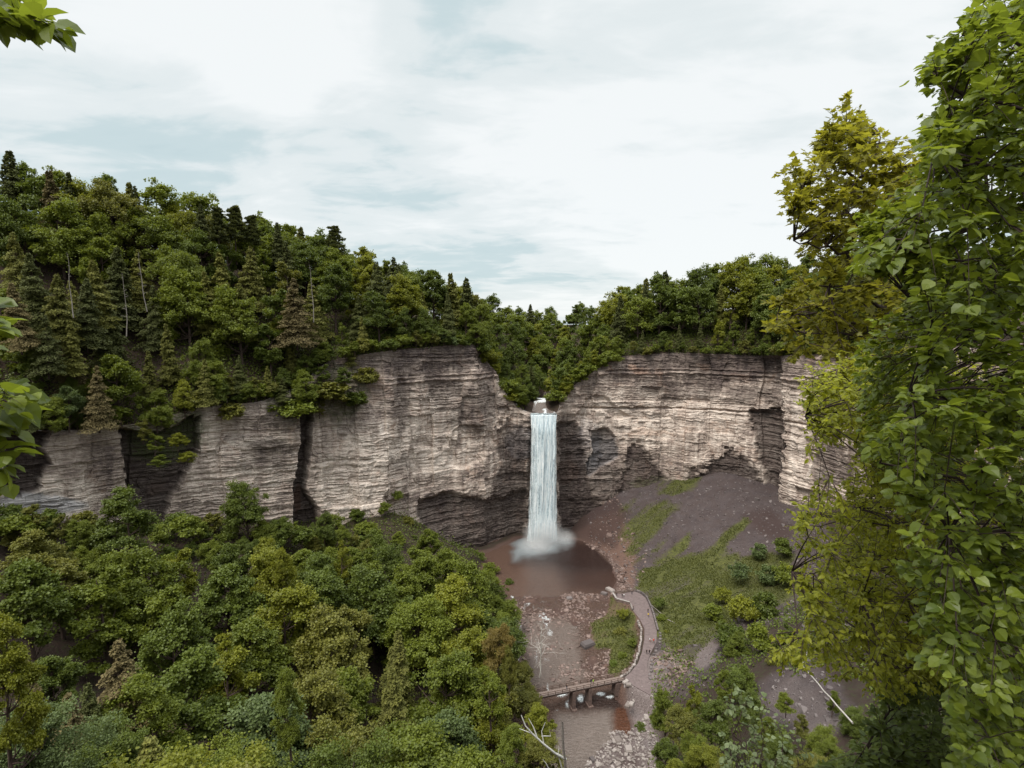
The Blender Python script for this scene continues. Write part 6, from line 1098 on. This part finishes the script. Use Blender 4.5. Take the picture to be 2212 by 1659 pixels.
    tree_from_tips('hornbeam_tree', 'hornbeam with fine yellow-green drooping sprays reaching left from the right-hand trees', b, lim, tp, rng, None, .075, 18, .55, SERRATE, NL_HORN, spread=.5, droop=.5)
    # dense shade tree at the bottom right
    poly = [(1870, 1570), (1900, 1470), (2060, 1420), (2260, 1430), (2260, 1720), (1740, 1720), (1760, 1650), (1830, 1620)]
    tp = tips_in(rng, poly, 800, 10, 17); b = np.array((13.5, 13.0, 92.0)); lim = [([b, b + (0, 0, 5), b + (.1, .1, 9.5)], .14)]
    for px, py, Y in ((1890, 1580, 13), (1850, 1660, 12), (2000, 1500, 14), (2150, 1500, 12), (2150, 1650, 12)): e = P(px, py, Y); lim.append(([b + (0, 0, 4), (b + e)/2 + (0, 0, 2.6), e], .05))
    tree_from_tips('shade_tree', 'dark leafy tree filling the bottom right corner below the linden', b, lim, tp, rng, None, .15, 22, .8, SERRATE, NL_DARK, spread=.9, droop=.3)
    # pale-leaved sapling
    b = P(1640, 1720, 11.5) - (0, 0, 4.5); tips = np.array([P(px, py, Y) for px, py, Y in ((1575, 1500, 11), (1600, 1490, 11.6), (1625, 1515, 11.2), (1650, 1530, 11.8), (1590, 1540, 10.8), (1640, 1570, 11), (1665, 1590, 11.5), (1690, 1610, 11.7), (1700, 1560, 12), (1580, 1610, 10.6), (1605, 1620, 11), (1560, 1640, 10.8), (1630, 1640, 11.3), (1660, 1650, 11.8), (1690, 1655, 11.2), (1570, 1655, 11.4), (1620, 1600, 11.9), (1740, 1640, 12), (1610, 1560, 11.4))])
    tips = np.concatenate([tips, tips + rng.normal(0, .14, tips.shape), tips + rng.normal(0, .2, tips.shape)])
    lim = [([b, b + (0, .05, 3), P(1640, 1640, 11.4)], .05)] + [([b + (0, .05, 3.4), (b + (0, .05, 3.4) + e)/2 + (0, 0, .3), e], .02) for e in tips[[0, 3, 7, 9, 17]]]
    tree_from_tips('pale_sapling', 'sapling with pale grey-green leaves at the bottom edge right of the stream', b, lim, tips, rng, None, .095, 8, .36, OVATE, NL_PALE, bark=BARK, spread=.45, droop=.6)
    # twigs of the tree just left of the view
    tips = []
    for (x0, x1, y0, y1, n, Ya, Yb) in ((-60, 8, 655, 770, 14, 2.3, 2.8), (-80, 85, 835, 890, 30, 2.2, 2.8), (-80, 40, 885, 960, 20, 2.2, 2.7), (-60, 25, 965, 1040, 14, 2.3, 2.6), (-420, -80, 650, 1040, 40, 2.2, 2.9), (-420, -80, -200, 60, 30, 2.4, 3.0), (-80, 60, -30, 40, 22, 2.6, 3.0), (20, 128, 25, 70, 16, 2.6, 2.9), (-40, 60, 20, 60, 8, 2.6, 2.9)):
        tips.append(P(rng.uniform(x0, x1, n), rng.uniform(y0, y1, n), rng.uniform(Ya, Yb, n)))
    tips = np.concatenate(tips); b = np.array((-4.4, 2.2, 110.2)); lim = [([b, b + (.1, 0, 2.5), b + (.2, .1, 5.2), b + (.2, .1, 7.5)], .13)]
    for px, py, Y in ((40, 40, 2.8), (20, 870, 2.5), (-20, 720, 2.5), (-20, 1000, 2.4)): e = P(px, py, Y); s = b + (.15, .05, np.clip((e[2] - b[2])*.95, .4, 6.8)); lim.append(([s, s*.5 + e*.5 + (0, 0, .15), e], .016))
    tree_from_tips('linden_tree', 'tree beyond the left edge whose leafy twigs hang into the view', b, lim, tips, rng, None, .082, 4, .13, OVATE, NL_BIG, spread=.13, droop=.45, petiole=.5)
near_trees()

def bleached():
    A, B = P(1732, 1436, 104), P(1842, 1562, 88); mb = MB(); u = np.linspace(0, 1, 9)[:, None]; q = A*(1-u) + B*u; q[1:-1] += RNG.normal(0, .12, (7, 3)); mb.tube(q - A, np.linspace(.07, .16, 9), 7)
    r = thing('fallen_log', A, 'slim white fallen trunk slanting down the bare scree on the right', 'log'); obj('trunk', mb.mesh('fallen_trunk', [BARK_PALE], True), r)
    bb = MB(); e = P(1745, 1400, 104); bb.tube([A*0, (e - A)*.5 + (.3, 0, 0), e - A], [.09, .07, .03], 5); obj('branch', bb.mesh('branch', [BARK_WHITE], True), r)
    # dead tree leaning over the stream at the bottom
    b = P(1228, 1760, 62); t = P(1214, 1560, 60); r = thing('dead_tree', b, 'bleached dead tree with white crooked limbs over the stream at the bottom edge', 'tree'); mb = MB(); u = np.linspace(0, 1, 8)[:, None]; q = b*(1-u) + t*u; q[1:] += RNG.normal(0, .06, (7, 3)); mb.tube(q - b, np.linspace(.22, .12, 8), 7); obj('trunk', mb.mesh('dead_trunk', [BARK_GREY], True), r)
    def limb(pts, r0, m=BARK_WHITE):
        k = MB(); w = np.array([P(*p) for p in pts]); k.tube(w - b, np.linspace(r0, r0*.3, len(w)), 6); obj('limb', k.mesh('limb', [m], True), r)
    limb([(1222, 1640, 61), (1200, 1628, 60), (1175, 1608, 59), (1150, 1585, 58.5), (1135, 1568, 58), (1126, 1545, 58)], .17); limb([(1160, 1592, 58.7), (1152, 1570, 58.6), (1142, 1552, 58.6)], .08); limb([(1175, 1608, 59), (1170, 1580, 59), (1178, 1560, 59)], .07); limb([(1150, 1585, 58.5), (1138, 1580, 58.2), (1122, 1574, 58)], .07); limb([(1226, 1700, 61.5), (1214, 1660, 61), (1206, 1630, 60.6), (1207, 1612, 60.5)], .12); limb([(1190, 1670, 60.5), (1180, 1650, 60.2), (1172, 1640, 60)], .07); limb([(1170, 1590, 59), (1190, 1590, 59.4), (1186, 1575, 59.4)], .05)
bleached()
